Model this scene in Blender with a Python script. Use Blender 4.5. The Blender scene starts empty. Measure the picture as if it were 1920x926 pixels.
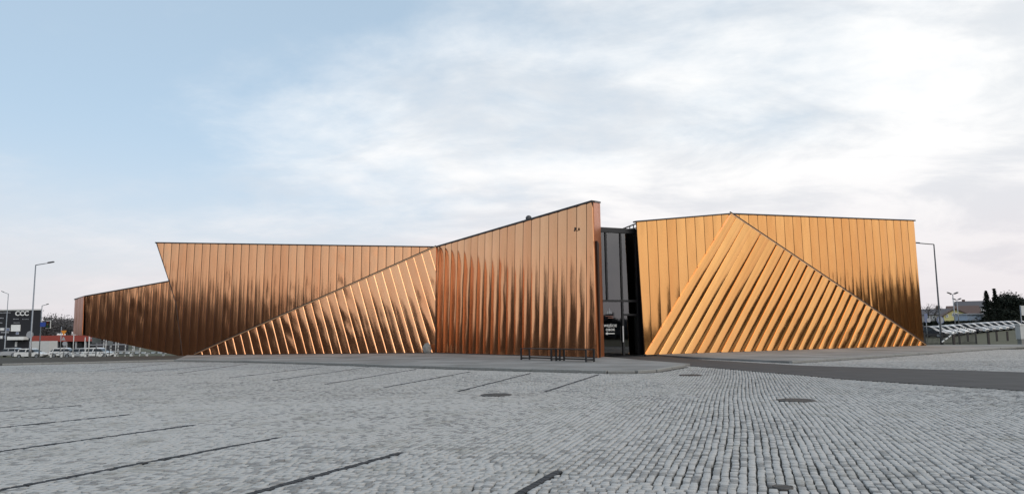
import bpy, math, random
import numpy as np
from mathutils import Vector, Matrix
random.seed(7); RNG = np.random.default_rng(7)
S = bpy.context.scene
COL = S.collection

# ------------------------------------------------------------------ camera
F = 1350.0; TH = math.atan(157 / F); ROLL = .0125; EYE = 1.65
fw = Vector((0, math.cos(TH), math.sin(TH))); u0 = Vector((0, -math.sin(TH), math.cos(TH))); r0 = Vector((1, 0, 0))
upv = u0 * math.cos(ROLL) + r0 * math.sin(ROLL); riv = r0 * math.cos(ROLL) - u0 * math.sin(ROLL)
cd = bpy.data.cameras.new('camera'); cam = bpy.data.objects.new('camera', cd); COL.objects.link(cam)
cd.sensor_width = 36; cd.lens = 36 * F / 1920; cd.clip_start = .1; cd.clip_end = 3000
m = Matrix((riv, upv, -fw)).transposed().to_4x4(); m.translation = (0, 0, EYE); cam.matrix_world = m
S.camera = cam

def ray(x, y):
    return fw + riv * ((x - 960) / F) + upv * ((463 - y) / F)
def gnd(x, y, z=0.0):                 # where the line of sight through a point of the photo meets the height z
    d = ray(x, y); t = (z - EYE) / d.z
    return Vector((d.x * t, d.y * t, z))
def at(x, y, Y):                      # ... or the distance Y
    d = ray(x, y); t = Y / d.y
    return Vector((d.x * t, Y, EYE + d.z * t))
def onplane(x, y, p, n):              # ... or a plane
    d = ray(x, y); o = Vector((0, 0, EYE)); t = (Vector(p) - o).dot(n) / d.dot(n)
    return o + d * t

# ------------------------------------------------------------------ sky, sun, exposure
S.view_settings.view_transform = 'Standard'; S.view_settings.look = 'None'
S.view_settings.exposure = 0.15; S.view_settings.gamma = 1.0
SUN_EL, SUN_AZ = math.radians(30), math.radians(150)      # azimuth clockwise from +Y (the way the camera looks)
W = bpy.data.worlds.new('World'); S.world = W; W.use_nodes = True
nt = W.node_tree; nt.nodes.clear()
def wn(t, **k):
    n = nt.nodes.new(t)
    for a, b in k.items():
        if a == 'op': n.operation = b
        else: setattr(n, a, b)
    return n
def wl(a, b): nt.links.new(a, b)
def wmath(op, a, b=None, c=None, clamp=False):
    n = wn('ShaderNodeMath', op=op); n.use_clamp = clamp
    for i, v in enumerate((a, b, c)):
        if v is None: continue
        if isinstance(v, (int, float)): n.inputs[i].default_value = v
        else: wl(v, n.inputs[i])
    return n.outputs[0]
def wmix(f, a, b):
    n = wn('ShaderNodeMix', data_type='RGBA')
    for i, v in ((0, f), (6, a), (7, b)):
        if isinstance(v, (int, float)): n.inputs[i].default_value = v
        elif isinstance(v, tuple): n.inputs[i].default_value = (*v, 1)
        else: wl(v, n.inputs[i])
    return n.outputs[2]
def wramp(v, a, b):
    n = wn('ShaderNodeMapRange'); n.interpolation_type = 'SMOOTHSTEP'
    wl(v, n.inputs[0]); n.inputs[1].default_value = a; n.inputs[2].default_value = b
    return n.outputs[0]
SKY_STR = .1
sky = wn('ShaderNodeTexSky'); sky.sky_type = 'NISHITA'; sky.sun_disc = False
sky.sun_elevation = SUN_EL; sky.sun_rotation = SUN_AZ; sky.air_density = 1.0; sky.dust_density = 1.5
tc = wn('ShaderNodeTexCoord'); sep = wn('ShaderNodeSeparateXYZ'); wl(tc.outputs['Generated'], sep.inputs[0])
dx, dy, dz = sep.outputs
zc = wmath('MAXIMUM', dz, 0.0)
den = wmath('ADD', zc, .22)
comb = wn('ShaderNodeCombineXYZ'); wl(wmath('DIVIDE', dx, den), comb.inputs[0]); wl(wmath('DIVIDE', dy, den), comb.inputs[1])
def wnoise(scale, detail, rough, off, sx=1, sy=1, rot=0, dist=0.0):
    mp = wn('ShaderNodeMapping'); wl(comb.outputs[0], mp.inputs[0])
    mp.inputs['Location'].default_value = off; mp.inputs['Scale'].default_value = (sx, sy, 1); mp.inputs['Rotation'].default_value = (0, 0, rot)
    n = wn('ShaderNodeTexNoise'); wl(mp.outputs[0], n.inputs['Vector'])
    n.inputs['Scale'].default_value = scale; n.inputs['Detail'].default_value = detail; n.inputs['Roughness'].default_value = rough
    n.inputs['Distortion'].default_value = dist
    return n.outputs[0]
n1 = wnoise(.85, 7, .55, (3.1, 1.7, 0), 1, 1.3, .5, .3)
n2 = wnoise(3.0, 10, .62, (7.3, 2.2, 0), 1, 1.15, .4, .2)
n3 = wnoise(1.5, 8, .6, (1.3, 9.2, 0), .9, 1.35, .25, .4)
g = wmath('ADD', wmath('MULTIPLY', dx, .95), wmath('MULTIPLY', wmath('MINIMUM', dz, .5), -1.5))
cov = wmath('ADD', wmath('ADD', g, wmath('MULTIPLY', wmath('SUBTRACT', n1, .5), 1.25)), wmath('MULTIPLY', wmath('SUBTRACT', n2, .5), .75))
cover = wramp(cov, -.86, -.06)
shade = wramp(n3, .36, .58)
cloud = wmix(shade, (.72, .75, .785), (.95, .95, .945))
blue = wn('ShaderNodeMix', data_type='RGBA', blend_type='MULTIPLY'); blue.inputs[0].default_value = 1
wl(sky.outputs[0], blue.inputs[6]); blue.inputs[7].default_value = (SKY_STR,) * 3 + (1,)
veil = wmix(.55, blue.outputs[2], (.60, .76, .89))          # thin high cloud over the open sky
mixc = wmix(cover, veil, cloud)
hz = wmath('POWER', wmath('SUBTRACT', 1.0, wramp(zc, 0.0, .33)), 1.6)
hzn = wmath('MULTIPLY', hz, wmath('ADD', .55, wmath('MULTIPLY', n1, .45)))
fin = wmix(hzn, mixc, (.72, .665, .69))
bg = wn('ShaderNodeBackground'); wl(fin, bg.inputs[0]); bg.inputs[1].default_value = 1.0
wo = wn('ShaderNodeOutputWorld'); wl(bg.outputs[0], wo.inputs[0])

sl = bpy.data.lights.new('sun', 'SUN'); sl.energy = .9; sl.angle = math.radians(50); sl.color = (1, .94, .85)
so = bpy.data.objects.new('sun', sl); COL.objects.link(so)
sdir = Vector((math.sin(SUN_AZ) * math.cos(SUN_EL), math.cos(SUN_AZ) * math.cos(SUN_EL), math.sin(SUN_EL)))
so.rotation_euler = sdir.to_track_quat('Z', 'Y').to_euler(); so.location = (20, -30, 40)

# ------------------------------------------------------------------ helpers
def tag(o, label=None, cat=None, group=None, kind=None):
    if label: o['label'] = label
    if cat: o['category'] = cat
    if group: o['group'] = group
    if kind: o['kind'] = kind
    return o
def link(name, me, parent=None, mat=None):
    o = bpy.data.objects.new(name, me); COL.objects.link(o)
    if parent: o.parent = parent
    if mat: me.materials.append(mat)
    return o
def empty(name, loc=(0, 0, 0), rz=0.0):
    o = bpy.data.objects.new(name, None); COL.objects.link(o); o.location = loc; o.rotation_euler.z = rz
    o.empty_display_size = .2
    return o
def copy_tree(o, parent=None):
    c = o.copy(); COL.objects.link(c); c.parent = parent
    for ch in list(o.children): copy_tree(ch, c)
    return c

class MB:
    def __init__(s): s.v = []; s.f = []; s.sm = []
    def poly(s, pts, smooth=False):
        i = len(s.v); s.v += [tuple(p) for p in pts]; s.f.append(tuple(range(i, i + len(pts)))); s.sm.append(smooth); return s
    def prism(s, base, d):                      # polygon extruded along d
        d = Vector(d); base = [Vector(p) for p in base]; n = len(base); i = len(s.v)
        s.v += [tuple(p) for p in base] + [tuple(p + d) for p in base]
        s.f.append(tuple(range(i + n - 1, i - 1, -1))); s.f.append(tuple(range(i + n, i + 2 * n))); s.sm += [False, False]
        for k in range(n):
            k2 = (k + 1) % n; s.f.append((i + k, i + k2, i + n + k2, i + n + k)); s.sm.append(False)
        return s
    def box(s, lo, hi):
        x0, y0, z0 = lo; x1, y1, z1 = hi
        return s.prism([(x0, y0, z0), (x1, y0, z0), (x1, y1, z0), (x0, y1, z0)], (0, 0, z1 - z0))
    def bar(s, a, b, w, h=None, upd=(0, 0, 1)):        # box section bar from a to b
        a, b = Vector(a), Vector(b); t = (b - a).normalized(); h = h or w
        up = Vector(upd)
        if abs(t.dot(up)) > .98: up = Vector((0, 1, 0))
        r = t.cross(up).normalized(); q = r.cross(t)
        return s.prism([a - r * w / 2 - q * h / 2, a + r * w / 2 - q * h / 2, a + r * w / 2 + q * h / 2, a - r * w / 2 + q * h / 2], b - a)
    def tube(s, pts, rad, n=8, cap=True):
        pts = [Vector(p) for p in pts]; rad = rad if isinstance(rad, (list, tuple)) else [rad] * len(pts)
        i0 = len(s.v); N = len(pts)
        for k, p in enumerate(pts):
            t = (pts[min(k + 1, N - 1)] - pts[max(k - 1, 0)]).normalized()
            a = Vector((0, 0, 1)) if abs(t.z) < .9 else Vector((1, 0, 0))
            r = t.cross(a).normalized(); q = r.cross(t)
            for j in range(n):
                an = 2 * math.pi * j / n; s.v.append(tuple(p + (r * math.cos(an) + q * math.sin(an)) * rad[k]))
        for k in range(N - 1):
            for j in range(n):
                j2 = (j + 1) % n; A = i0 + k * n
                s.f.append((A + j, A + j2, A + n + j2, A + n + j)); s.sm.append(True)
        if cap:
            s.f.append(tuple(i0 + j for j in range(n - 1, -1, -1))); s.f.append(tuple(i0 + (N - 1) * n + j for j in range(n))); s.sm += [False, False]
        return s
    def lathe(s, c, prof, n=20, axis='z'):
        c = Vector(c); i0 = len(s.v)
        for r, z in prof:
            for j in range(n):
                a = 2 * math.pi * j / n; p = (r * math.cos(a), r * math.sin(a), z)
                if axis == 'y': p = (p[0], p[2], p[1])
                if axis == 'x': p = (p[2], p[0], p[1])
                s.v.append(tuple(c + Vector(p)))
        for k in range(len(prof) - 1):
            for j in range(n):
                j2 = (j + 1) % n; A = i0 + k * n; s.f.append((A + j, A + j2, A + n + j2, A + n + j)); s.sm.append(True)
        s.f.append(tuple(i0 + j for j in range(n - 1, -1, -1))); A = i0 + (len(prof) - 1) * n
        s.f.append(tuple(A + j for j in range(n))); s.sm += [False, False]
        return s
    def mesh(s, name):
        me = bpy.data.meshes.new(name); me.from_pydata(s.v, [], s.f); me.polygons.foreach_set('use_smooth', s.sm); me.update(); return me
    def build(s, name, mat, parent=None): return link(name, s.mesh(name), parent, mat)

# ------------------------------------------------------------------ materials
def newmat(name):
    mt = bpy.data.materials.new(name); mt.use_nodes = True
    return mt, mt.node_tree, mt.node_tree.nodes['Principled BSDF']
def plain(name, col, rough=.6, metal=0.0, var=.12, scale=3.0, bump=0.0, spec=.5):
    mt, t, b = newmat(name)
    tcn = t.nodes.new('ShaderNodeTexCoord'); n = t.nodes.new('ShaderNodeTexNoise'); n.inputs['Scale'].default_value = scale; n.inputs['Detail'].default_value = 5
    t.links.new(tcn.outputs['Object'], n.inputs['Vector'])
    mx = t.nodes.new('ShaderNodeMix'); mx.data_type = 'RGBA'; t.links.new(n.outputs[0], mx.inputs[0])
    mx.inputs[6].default_value = (*[c * (1 - var) for c in col], 1); mx.inputs[7].default_value = (*[min(1, c * (1 + var)) for c in col], 1)
    t.links.new(mx.outputs[2], b.inputs['Base Color'])
    b.inputs['Roughness'].default_value = rough; b.inputs['Metallic'].default_value = metal; b.inputs['Specular IOR Level'].default_value = spec
    if bump:
        bp = t.nodes.new('ShaderNodeBump'); bp.inputs['Strength'].default_value = bump; bp.inputs['Distance'].default_value = .02
        t.links.new(n.outputs[0], bp.inputs['Height']); t.links.new(bp.outputs[0], b.inputs['Normal'])
    return mt

def copper(name, col, rough):
    mt, t, b = newmat(name); L = t.links.new; N = t.nodes.new
    tcn = N('ShaderNodeTexCoord'); oi = N('ShaderNodeObjectInfo')
    mp = N('ShaderNodeMapping'); mp.inputs['Scale'].default_value = (1.3, 1.3, .35); L(tcn.outputs['Object'], mp.inputs[0])
    n = N('ShaderNodeTexNoise'); n.inputs['Scale'].default_value = 1.1; n.inputs['Detail'].default_value = 6; L(mp.outputs[0], n.inputs['Vector'])
    nf = N('ShaderNodeTexNoise'); nf.inputs['Scale'].default_value = 9; nf.inputs['Detail'].default_value = 4; L(tcn.outputs['Object'], nf.inputs['Vector'])
    ad = N('ShaderNodeMath'); ad.operation = 'MULTIPLY_ADD'; L(oi.outputs['Random'], ad.inputs[0]); ad.inputs[1].default_value = .7; L(n.outputs[0], ad.inputs[2])
    mx = N('ShaderNodeMix'); mx.data_type = 'RGBA'
    mr = N('ShaderNodeMapRange'); L(ad.outputs[0], mr.inputs[0]); mr.inputs[1].default_value = .4; mr.inputs[2].default_value = 1.3; L(mr.outputs[0], mx.inputs[0])
    mx.inputs[6].default_value = (col[0] * .9, col[1] * .84, col[2] * .8, 1); mx.inputs[7].default_value = (min(1, col[0] * 1.06), col[1] * 1.1, col[2] * 1.12, 1)
    L(mx.outputs[2], b.inputs['Base Color']); b.inputs['Metallic'].default_value = 1
    rr = N('ShaderNodeMapRange'); L(nf.outputs[0], rr.inputs[0]); rr.inputs[3].default_value = rough * .7; rr.inputs[4].default_value = rough * 1.5
    L(rr.outputs[0], b.inputs['Roughness'])
    bp = N('ShaderNodeBump'); bp.inputs['Strength'].default_value = .13; bp.inputs['Distance'].default_value = .008
    L(n.outputs[0], bp.inputs['Height']); L(bp.outputs[0], b.inputs['Normal'])
    b2 = N('ShaderNodeBsdfPrincipled'); b2.inputs['Metallic'].default_value = 1; b2.inputs['Roughness'].default_value = .6     # rough, redder second lobe added to lighten the dark reflections
    b2.inputs['Base Color'].default_value = (col[0], col[1] * .85, col[2] * .8, 1)
    ms = N('ShaderNodeMixShader'); fm = N('ShaderNodeMapRange'); L(nf.outputs[0], fm.inputs[0]); fm.inputs[3].default_value = .03; fm.inputs[4].default_value = .10; L(fm.outputs[0], ms.inputs[0])
    L(b.outputs[0], ms.inputs[1]); L(b2.outputs[0], ms.inputs[2]); L(ms.outputs[0], t.nodes['Material Output'].inputs[0])
    return mt

M = {}
M['copper'] = copper('copper', (.96, .47, .24), .10)
M['copper_skygold'] = copper('copper_sky_gold_tint', (.90, .465, .168), .095)  # right walls: golden reflection of the brighter sky put into the base colour
M['copper_mirror_red'] = copper('copper_reflection_red', (.58, .2, .075), .36); M['copper_mirror_red'].node_tree.nodes['Principled BSDF'].inputs['Metallic'].default_value = .85  # blade's end face: red reflection of neighbouring copper painted into the colour
M['copper_dim_side'] = copper('copper_dimmed_reflection', (.40, .135, .05), .3)  # wing's end face: same copper, its dimmer reflection painted in as darker colour
M['trim'] = copper('copper_trim', (.80, .50, .28), .3)
M['core'] = plain('dark_copper_backing', (.035, .018, .012), .6)
M['coping'] = plain('dark_brown_coping', (.03, .022, .02), .5)
M['black'] = plain('black_metal', (.012, .012, .014), .45)
M['darkgrey'] = plain('dark_grey_metal', (.06, .062, .068), .5)
M['grey'] = plain('galvanised_steel', (.30, .31, .33), .45, .6)
M['white'] = plain('white_paint', (.78, .78, .77), .5)
M['asphalt'] = plain('asphalt', (.052, .05, .05), .85, 0, .5, 1.1, .25)
M['kerb'] = plain('granite_kerb', (.27, .265, .25), .8, 0, .35, 14, .6)
M['grass'] = plain('dry_winter_grass', (.075, .072, .038), .95, 0, .45, 1.6, .8)
M['verge'] = plain('trodden_verge', (.05, .046, .036), .95, 0, .6, 1.3, .9)
M['tyre'] = plain('rubber', (.015, .015, .015), .8)

def glassmat(name, tint, refl=1.0):
    mt, t, b = newmat(name); N = t.nodes.new; L = t.links.new
    tr = N('ShaderNodeBsdfTransparent'); tr.inputs[0].default_value = (*tint, 1)
    gl = N('ShaderNodeBsdfGlossy'); gl.inputs['Roughness'].default_value = .03
    fr = N('ShaderNodeFresnel'); fr.inputs[0].default_value = 2.5
    mx = N('ShaderNodeMixShader'); L(fr.outputs[0], mx.inputs[0]); L(tr.outputs[0], mx.inputs[1]); L(gl.outputs[0], mx.inputs[2])
    L(mx.outputs[0], t.nodes['Material Output'].inputs[0]); t.nodes.remove(b); return mt
M['glass'] = glassmat('tinted_glass', (.34, .35, .37))
M['signpale0'] = plain('pale_concrete', (.6, .6, .6), .7)
M['carglass'] = plain('car_glass', (.01, .012, .014), .08)

def pavemat():
    mt, t, b = newmat('concrete_pavement'); N = t.nodes.new; L = t.links.new
    tcn = N('ShaderNodeTexCoord'); n = N('ShaderNodeTexNoise'); n.inputs['Scale'].default_value = .35; n.inputs['Detail'].default_value = 8; L(tcn.outputs['Object'], n.inputs['Vector'])
    n2 = N('ShaderNodeTexNoise'); n2.inputs['Scale'].default_value = 30; n2.inputs['Detail'].default_value = 5; L(tcn.outputs['Object'], n2.inputs['Vector'])
    a = N('ShaderNodeMath'); a.operation = 'MULTIPLY_ADD'; L(n2.outputs[0], a.inputs[0]); a.inputs[1].default_value = .4; L(n.outputs[0], a.inputs[2])
    r = N('ShaderNodeValToRGB'); L(a.outputs[0], r.inputs[0])
    r.color_ramp.elements[0].position = .45; r.color_ramp.elements[0].color = (.14, .135, .125, 1)
    r.color_ramp.elements[1].position = .95; r.color_ramp.elements[1].color = (.33, .32, .31, 1)
    L(r.outputs[0], b.inputs['Base Color']); b.inputs['Roughness'].default_value = .9
    bp = N('ShaderNodeBump'); bp.inputs['Strength'].default_value = .4; bp.inputs['Distance'].default_value = .01; L(n2.outputs[0], bp.inputs['Height']); L(bp.outputs[0], b.inputs['Normal'])
    return mt
M['pave'] = pavemat()

def stonemat(name, far):
    mt, t, b = newmat(name); N = t.nodes.new; L = t.links.new
    tcn = N('ShaderNodeTexCoord')
    big = N('ShaderNodeTexNoise'); big.inputs['Scale'].default_value = .22; big.inputs['Detail'].default_value = 6; L(tcn.outputs['Object'], big.inputs['Vector'])
    mid = N('ShaderNodeTexNoise'); mid.inputs['Scale'].default_value = 2.2; mid.inputs['Detail'].default_value = 7; mid.inputs['Roughness'].default_value = .65; L(tcn.outputs['Object'], mid.inputs['Vector'])
    bigm = N('ShaderNodeMath'); bigm.operation = 'MULTIPLY_ADD'; L(mid.outputs[0], bigm.inputs[0]); bigm.inputs[1].default_value = .45; bb_ = N('ShaderNodeMath'); bb_.operation = 'SUBTRACT'; L(big.outputs[0], bb_.inputs[0]); bb_.inputs[1].default_value = .28; L(bb_.outputs[0], bigm.inputs[2])
    fine = N('ShaderNodeTexNoise'); fine.inputs['Scale'].default_value = 55; fine.inputs['Detail'].default_value = 4; L(tcn.outputs['Object'], fine.inputs['Vector'])
    if far:
        mp = N('ShaderNodeMapping'); mp.inputs['Rotation'].default_value = (0, 0, -.31); L(tcn.outputs['Object'], mp.inputs[0])
        vo = N('ShaderNodeTexVoronoi'); vo.inputs['Scale'].default_value = 8.5; vo.inputs['Randomness'].default_value = .55; L(mp.outputs[0], vo.inputs['Vector'])
        ve = N('ShaderNodeTexVoronoi'); ve.feature = 'DISTANCE_TO_EDGE'; ve.inputs['Scale'].default_value = 8.5; ve.inputs['Randomness'].default_value = .55; L(mp.outputs[0], ve.inputs['Vector'])
        sp = N('ShaderNodeSeparateColor'); L(vo.outputs['Color'], sp.inputs[0]); tone = sp.outputs[0]
    else:
        at_ = N('ShaderNodeAttribute'); at_.attribute_name = 'tone'; tone = at_.outputs['Fac']
    a = N('ShaderNodeMath'); a.operation = 'MULTIPLY_ADD'; L(tone, a.inputs[0]); a.inputs[1].default_value = .8; L(bigm.outputs[0], a.inputs[2])
    a2 = N('ShaderNodeMath'); a2.operation = 'MULTIPLY_ADD'; L(fine.outputs[0], a2.inputs[0]); a2.inputs[1].default_value = .5; L(a.outputs[0], a2.inputs[2])
    r = N('ShaderNodeValToRGB'); L(a2.outputs[0], r.inputs[0]); e = r.color_ramp.elements
    e[0].position = .45; e[0].color = (.165, .162, .16, 1); e[1].position = 1.3; e[1].color = (.47, .457, .44, 1)
    m2 = e.new(.85); m2.color = (.33, .322, .312, 1); e[-1].position = 1.0
    col = r.outputs[0]
    if far:
        mr = N('ShaderNodeMapRange'); L(ve.outputs['Distance'], mr.inputs[0]); mr.inputs[1].default_value = .02; mr.inputs[2].default_value = .09
        mx = N('ShaderNodeMix'); mx.data_type = 'RGBA'; L(mr.outputs[0], mx.inputs[0]); mx.inputs[6].default_value = (.12, .115, .10, 1); L(col, mx.inputs[7]); col = mx.outputs[2]
    st = N('ShaderNodeTexNoise'); st.inputs['Scale'].default_value = .9; st.inputs['Detail'].default_value = 8; st.inputs['Roughness'].default_value = .7; L(tcn.outputs['Object'], st.inputs['Vector'])
    sr = N('ShaderNodeMapRange'); L(st.outputs[0], sr.inputs[0]); sr.inputs[1].default_value = .52; sr.inputs[2].default_value = .75; sr.inputs[4].default_value = .6
    sx_ = N('ShaderNodeMix'); sx_.data_type = 'RGBA'; L(sr.outputs[0], sx_.inputs[0]); L(col, sx_.inputs[6]); sx_.inputs[7].default_value = (.20, .185, .145, 1); col = sx_.outputs[2]
    L(col, b.inputs['Base Color']); b.inputs['Roughness'].default_value = .75; b.inputs['Specular IOR Level'].default_value = .35
    bp = N('ShaderNodeBump'); bp.inputs['Strength'].default_value = .32; bp.inputs['Distance'].default_value = .012; L(fine.outputs[0], bp.inputs['Height']); L(bp.outputs[0], b.inputs['Normal'])
    return mt
M['stone'] = stonemat('granite_cobble', False)
M['farstone'] = stonemat('far_granite_paving', True)
M['joint'] = plain('earth_joint', (.028, .026, .021), .95, 0, .5, 5, .5)
M['basalt'] = plain('basalt_sett', (.035, .035, .038), .75, 0, .4, 40, .6)
M['iron'] = plain('cast_iron', (.075, .07, .066), .6, .3, .3, 25, .4)

# ------------------------------------------------------------------ terrain and paving
def sstep(a, b, x):
    t = min(1, max(0, (x - a) / (b - a))); return t * t * (3 - 2 * t)
def terr(x, y):                                   # the road on the left lies lower, the car park on the right a little higher
    t = min(1, max(0, (y - 57) / 50)); s = sstep(-15, 20, x)
    return t * (-1.5 * (1 - s) + .95 * sstep(42, 95, x))
def ground():
    xs = sorted(set(list(range(-140, 141, 5)) + [-900, -500, -300, -200, 200, 300, 500, 900])); ys = sorted(set(list(range(-100, 201, 5)) + [-900, -500, -300, -180, 260, 400, 700, 1200]))
    v = [(x, y, terr(x, y) - .05) for y in ys for x in xs]; n = len(xs)
    f = [(j * n + i, j * n + i + 1, j * n + n + i + 1, j * n + n + i) for j in range(len(ys) - 1) for i in range(n - 1)]
    me = bpy.data.meshes.new('ground'); me.from_pydata(v, [], f); me.update()
    o = link('ground', me, None, M['grass']); tag(o, 'dull dry winter grass verge around the square', kind='structure')
ground()
def sheet(name, polys, z, mat, label):
    b = MB()
    for p in polys: b.poly([(x, y, z) for x, y in p])
    return tag(b.build(name, mat), label, kind='structure')
lot = sheet('parking_lot', [[(-50, -14), (24, -14), (36, 49), (-21.4, 46.2), (-30, 42.8), (-50, 36)]], -.03, M['joint'], 'grey granite cobbled parking square in front of the copper building')
YF = 34.0
def hw(y): return .75 * y + 2.2
far = sheet('cobbled_paving', [[(-50, -14), (24, -14), (24, 6), (-50, 6)], [(-50, 6), (-hw(6), 6), (-hw(YF), YF), (-50, YF)],
      [(hw(6), 6), (24, 6), (28, YF), (hw(YF), YF)], [(-50, YF), (28, YF), (36, 49), (-21.4, 46.2), (-30, 42.8), (-50, 36)]], .0, M['farstone'], 'pale far stretch of the cobbled square')
KERB_L = [(-30, 42.8), (-21.4, 46.0), (-16, 43.2), (-10.3, 38.8), (-3.98, 33.4), (.81, 29.71), (3.6, 27.8), (4.6, 27.6), (5.4, 28.2), (7.3, 31.6)]
PAVE_L = KERB_L[1:] + [(7.9, 32.6), (6.46, 37.2), (5.2, 42.6), (3.2, 44.6), (-4, 53.8), (-22, 57.5), (-25.5, 57)]
ASPH = [(5.0, 46), (6.46, 37.21), (10.58, 22.77), (12.71, 18.26), (18.9, -.7), (25, -.7), (23, 12), (17.67, 25.28), (12.44, 31.66), (10.0, 38.5), (9.4, 45.5)]
PAVE_R = [(9.9, 40.0), (12.73, 33.65), (21.5, 40.4), (32.25, 49.02), (37, 52.5), (41, 57), (34, 59), (8.6, 45.5)]
sheet('asphalt_path', [ASPH], .012, M['asphalt'], 'dark asphalt path running from the glass door across the square')
def slab(name, poly, h, mat, label):
    b = MB().prism([(x, y, -.04) for x, y in poly], (0, 0, h + .04)); return tag(b.build(name, mat), label, kind='structure')
sheet('grass_verge', [[(-70, 30), (-50, 36.1), (-30, 42.95), (-21.4, 46.15), (-25.5, 57), (-70, 57)]], .05, M['verge'], 'dark trodden verge between the square and the left road')
pl = slab('pavement', PAVE_L, .1, M['pave'], 'smooth grey pavement in front of the left copper walls')
pr = slab('pavement', PAVE_R, .1, M['pave'], 'smooth grey pavement along the right copper wall')
def kerb_run(line, parent, L=1.0, w=.16):
    pts = [Vector((x, y, 0)) for x, y in line]
    for a, b in zip(pts, pts[1:]):
        n = max(1, round((b - a).length / L)); t = (b - a) / n; u = t.normalized(); q = Vector((-u.y, u.x, 0))
        for k in range(n):
            o = a + t * k; e = o + t - u * .018; h = .115 + random.uniform(-.008, .012); j = random.uniform(-.012, .012)
            A = o - q * (w + j); B = e - q * (w + j); C = e + q * .012; D = o + q * .012
            mb = MB(); z = Vector((0, 0, 1)); ins = .022
            lo = [p - z * .05 for p in (A, B, C, D)]; mi = [p + z * (h - .02) for p in (A, B, C, D)]
            hi = [A + q * ins + u * .008 + z * h, B + q * ins - u * .008 + z * h, C - u * .008 + z * h, D + u * .008 + z * h]
            i = 0; mb.v = [tuple(p) for p in lo + mi + hi]
            for r in (0, 4):
                for c in range(4): mb.f.append((r + c, r + (c + 1) % 4, r + 4 + (c + 1) % 4, r + 4 + c)); mb.sm.append(False)
            mb.f.append((8, 9, 10, 11)); mb.sm.append(False)
            mb.build('kerb_stone', M['kerb'], parent)
kerb_run(KERB_L, pl)
kerb_run([(12.73, 33.65), (21.5, 40.4), (32.25, 49.02), (37, 52.5)], pr)

def gutter(line, parent, w0=.17, w1=.33):
    b = MB()
    for (x0, y0), (x1, y1) in zip(line, line[1:]):
        a, c = Vector((x0, y0, 0)), Vector((x1, y1, 0)); n = max(1, int((c - a).length / .35)); u = (c - a).normalized(); q = Vector((-u.y, u.x, 0)); pr_ = None
        for k in range(n + 1):
            p = a.lerp(c, k / n); w = w1 + random.uniform(-.10, .07); cur = (p - q * w0 + Z_ * .006, p - q * w + Z_ * .006)
            if pr_: b.poly([pr_[0], cur[0], cur[1], pr_[1]])
            pr_ = cur
    o = b.build('gutter_joint', M['joint'], parent)
Z_ = Vector((0, 0, 1))
gutter(KERB_L, pl); gutter([(12.73, 33.65), (21.5, 40.4), (32.25, 49.02), (37, 52.5)], pr)

# stall lines (dark basalt setts), from the stall's open end to its head
LINES_A = [((-10.37, 17.57), (-12.6, 15.3)), ((-8.09, 15.44), (-10.9, 11.5)), ((-5.89, 13.59), (-8.6, 8.8)), ((-3.78, 11.8), (-6.3, 6.7)), ((-1.57, 10.21), (-3.5, 6.2)), ((.52, 8.77), (-.62, 6.0))]
LINES_B = [((431, 708), (602, 687.5)), ((513, 713), (690, 688)), ((610, 720), (780, 692)), ((721, 726), (880, 697)), ((860, 733), (993, 700)), ((1022, 734), (1122, 702)), ((333, 700), (463, 682)), ((248, 698), (403, 685)), ((180, 695), (310, 682))]
LINES_B = [(gnd(*a).xy[:], gnd(*b).xy[:]) for a, b in LINES_B]
HOLES = [((-.46, 19.07), .42), ((6.44, 16.71), .40), ((6.34, 26.09), .42), ((2.78, 7.72), .05)]

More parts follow.
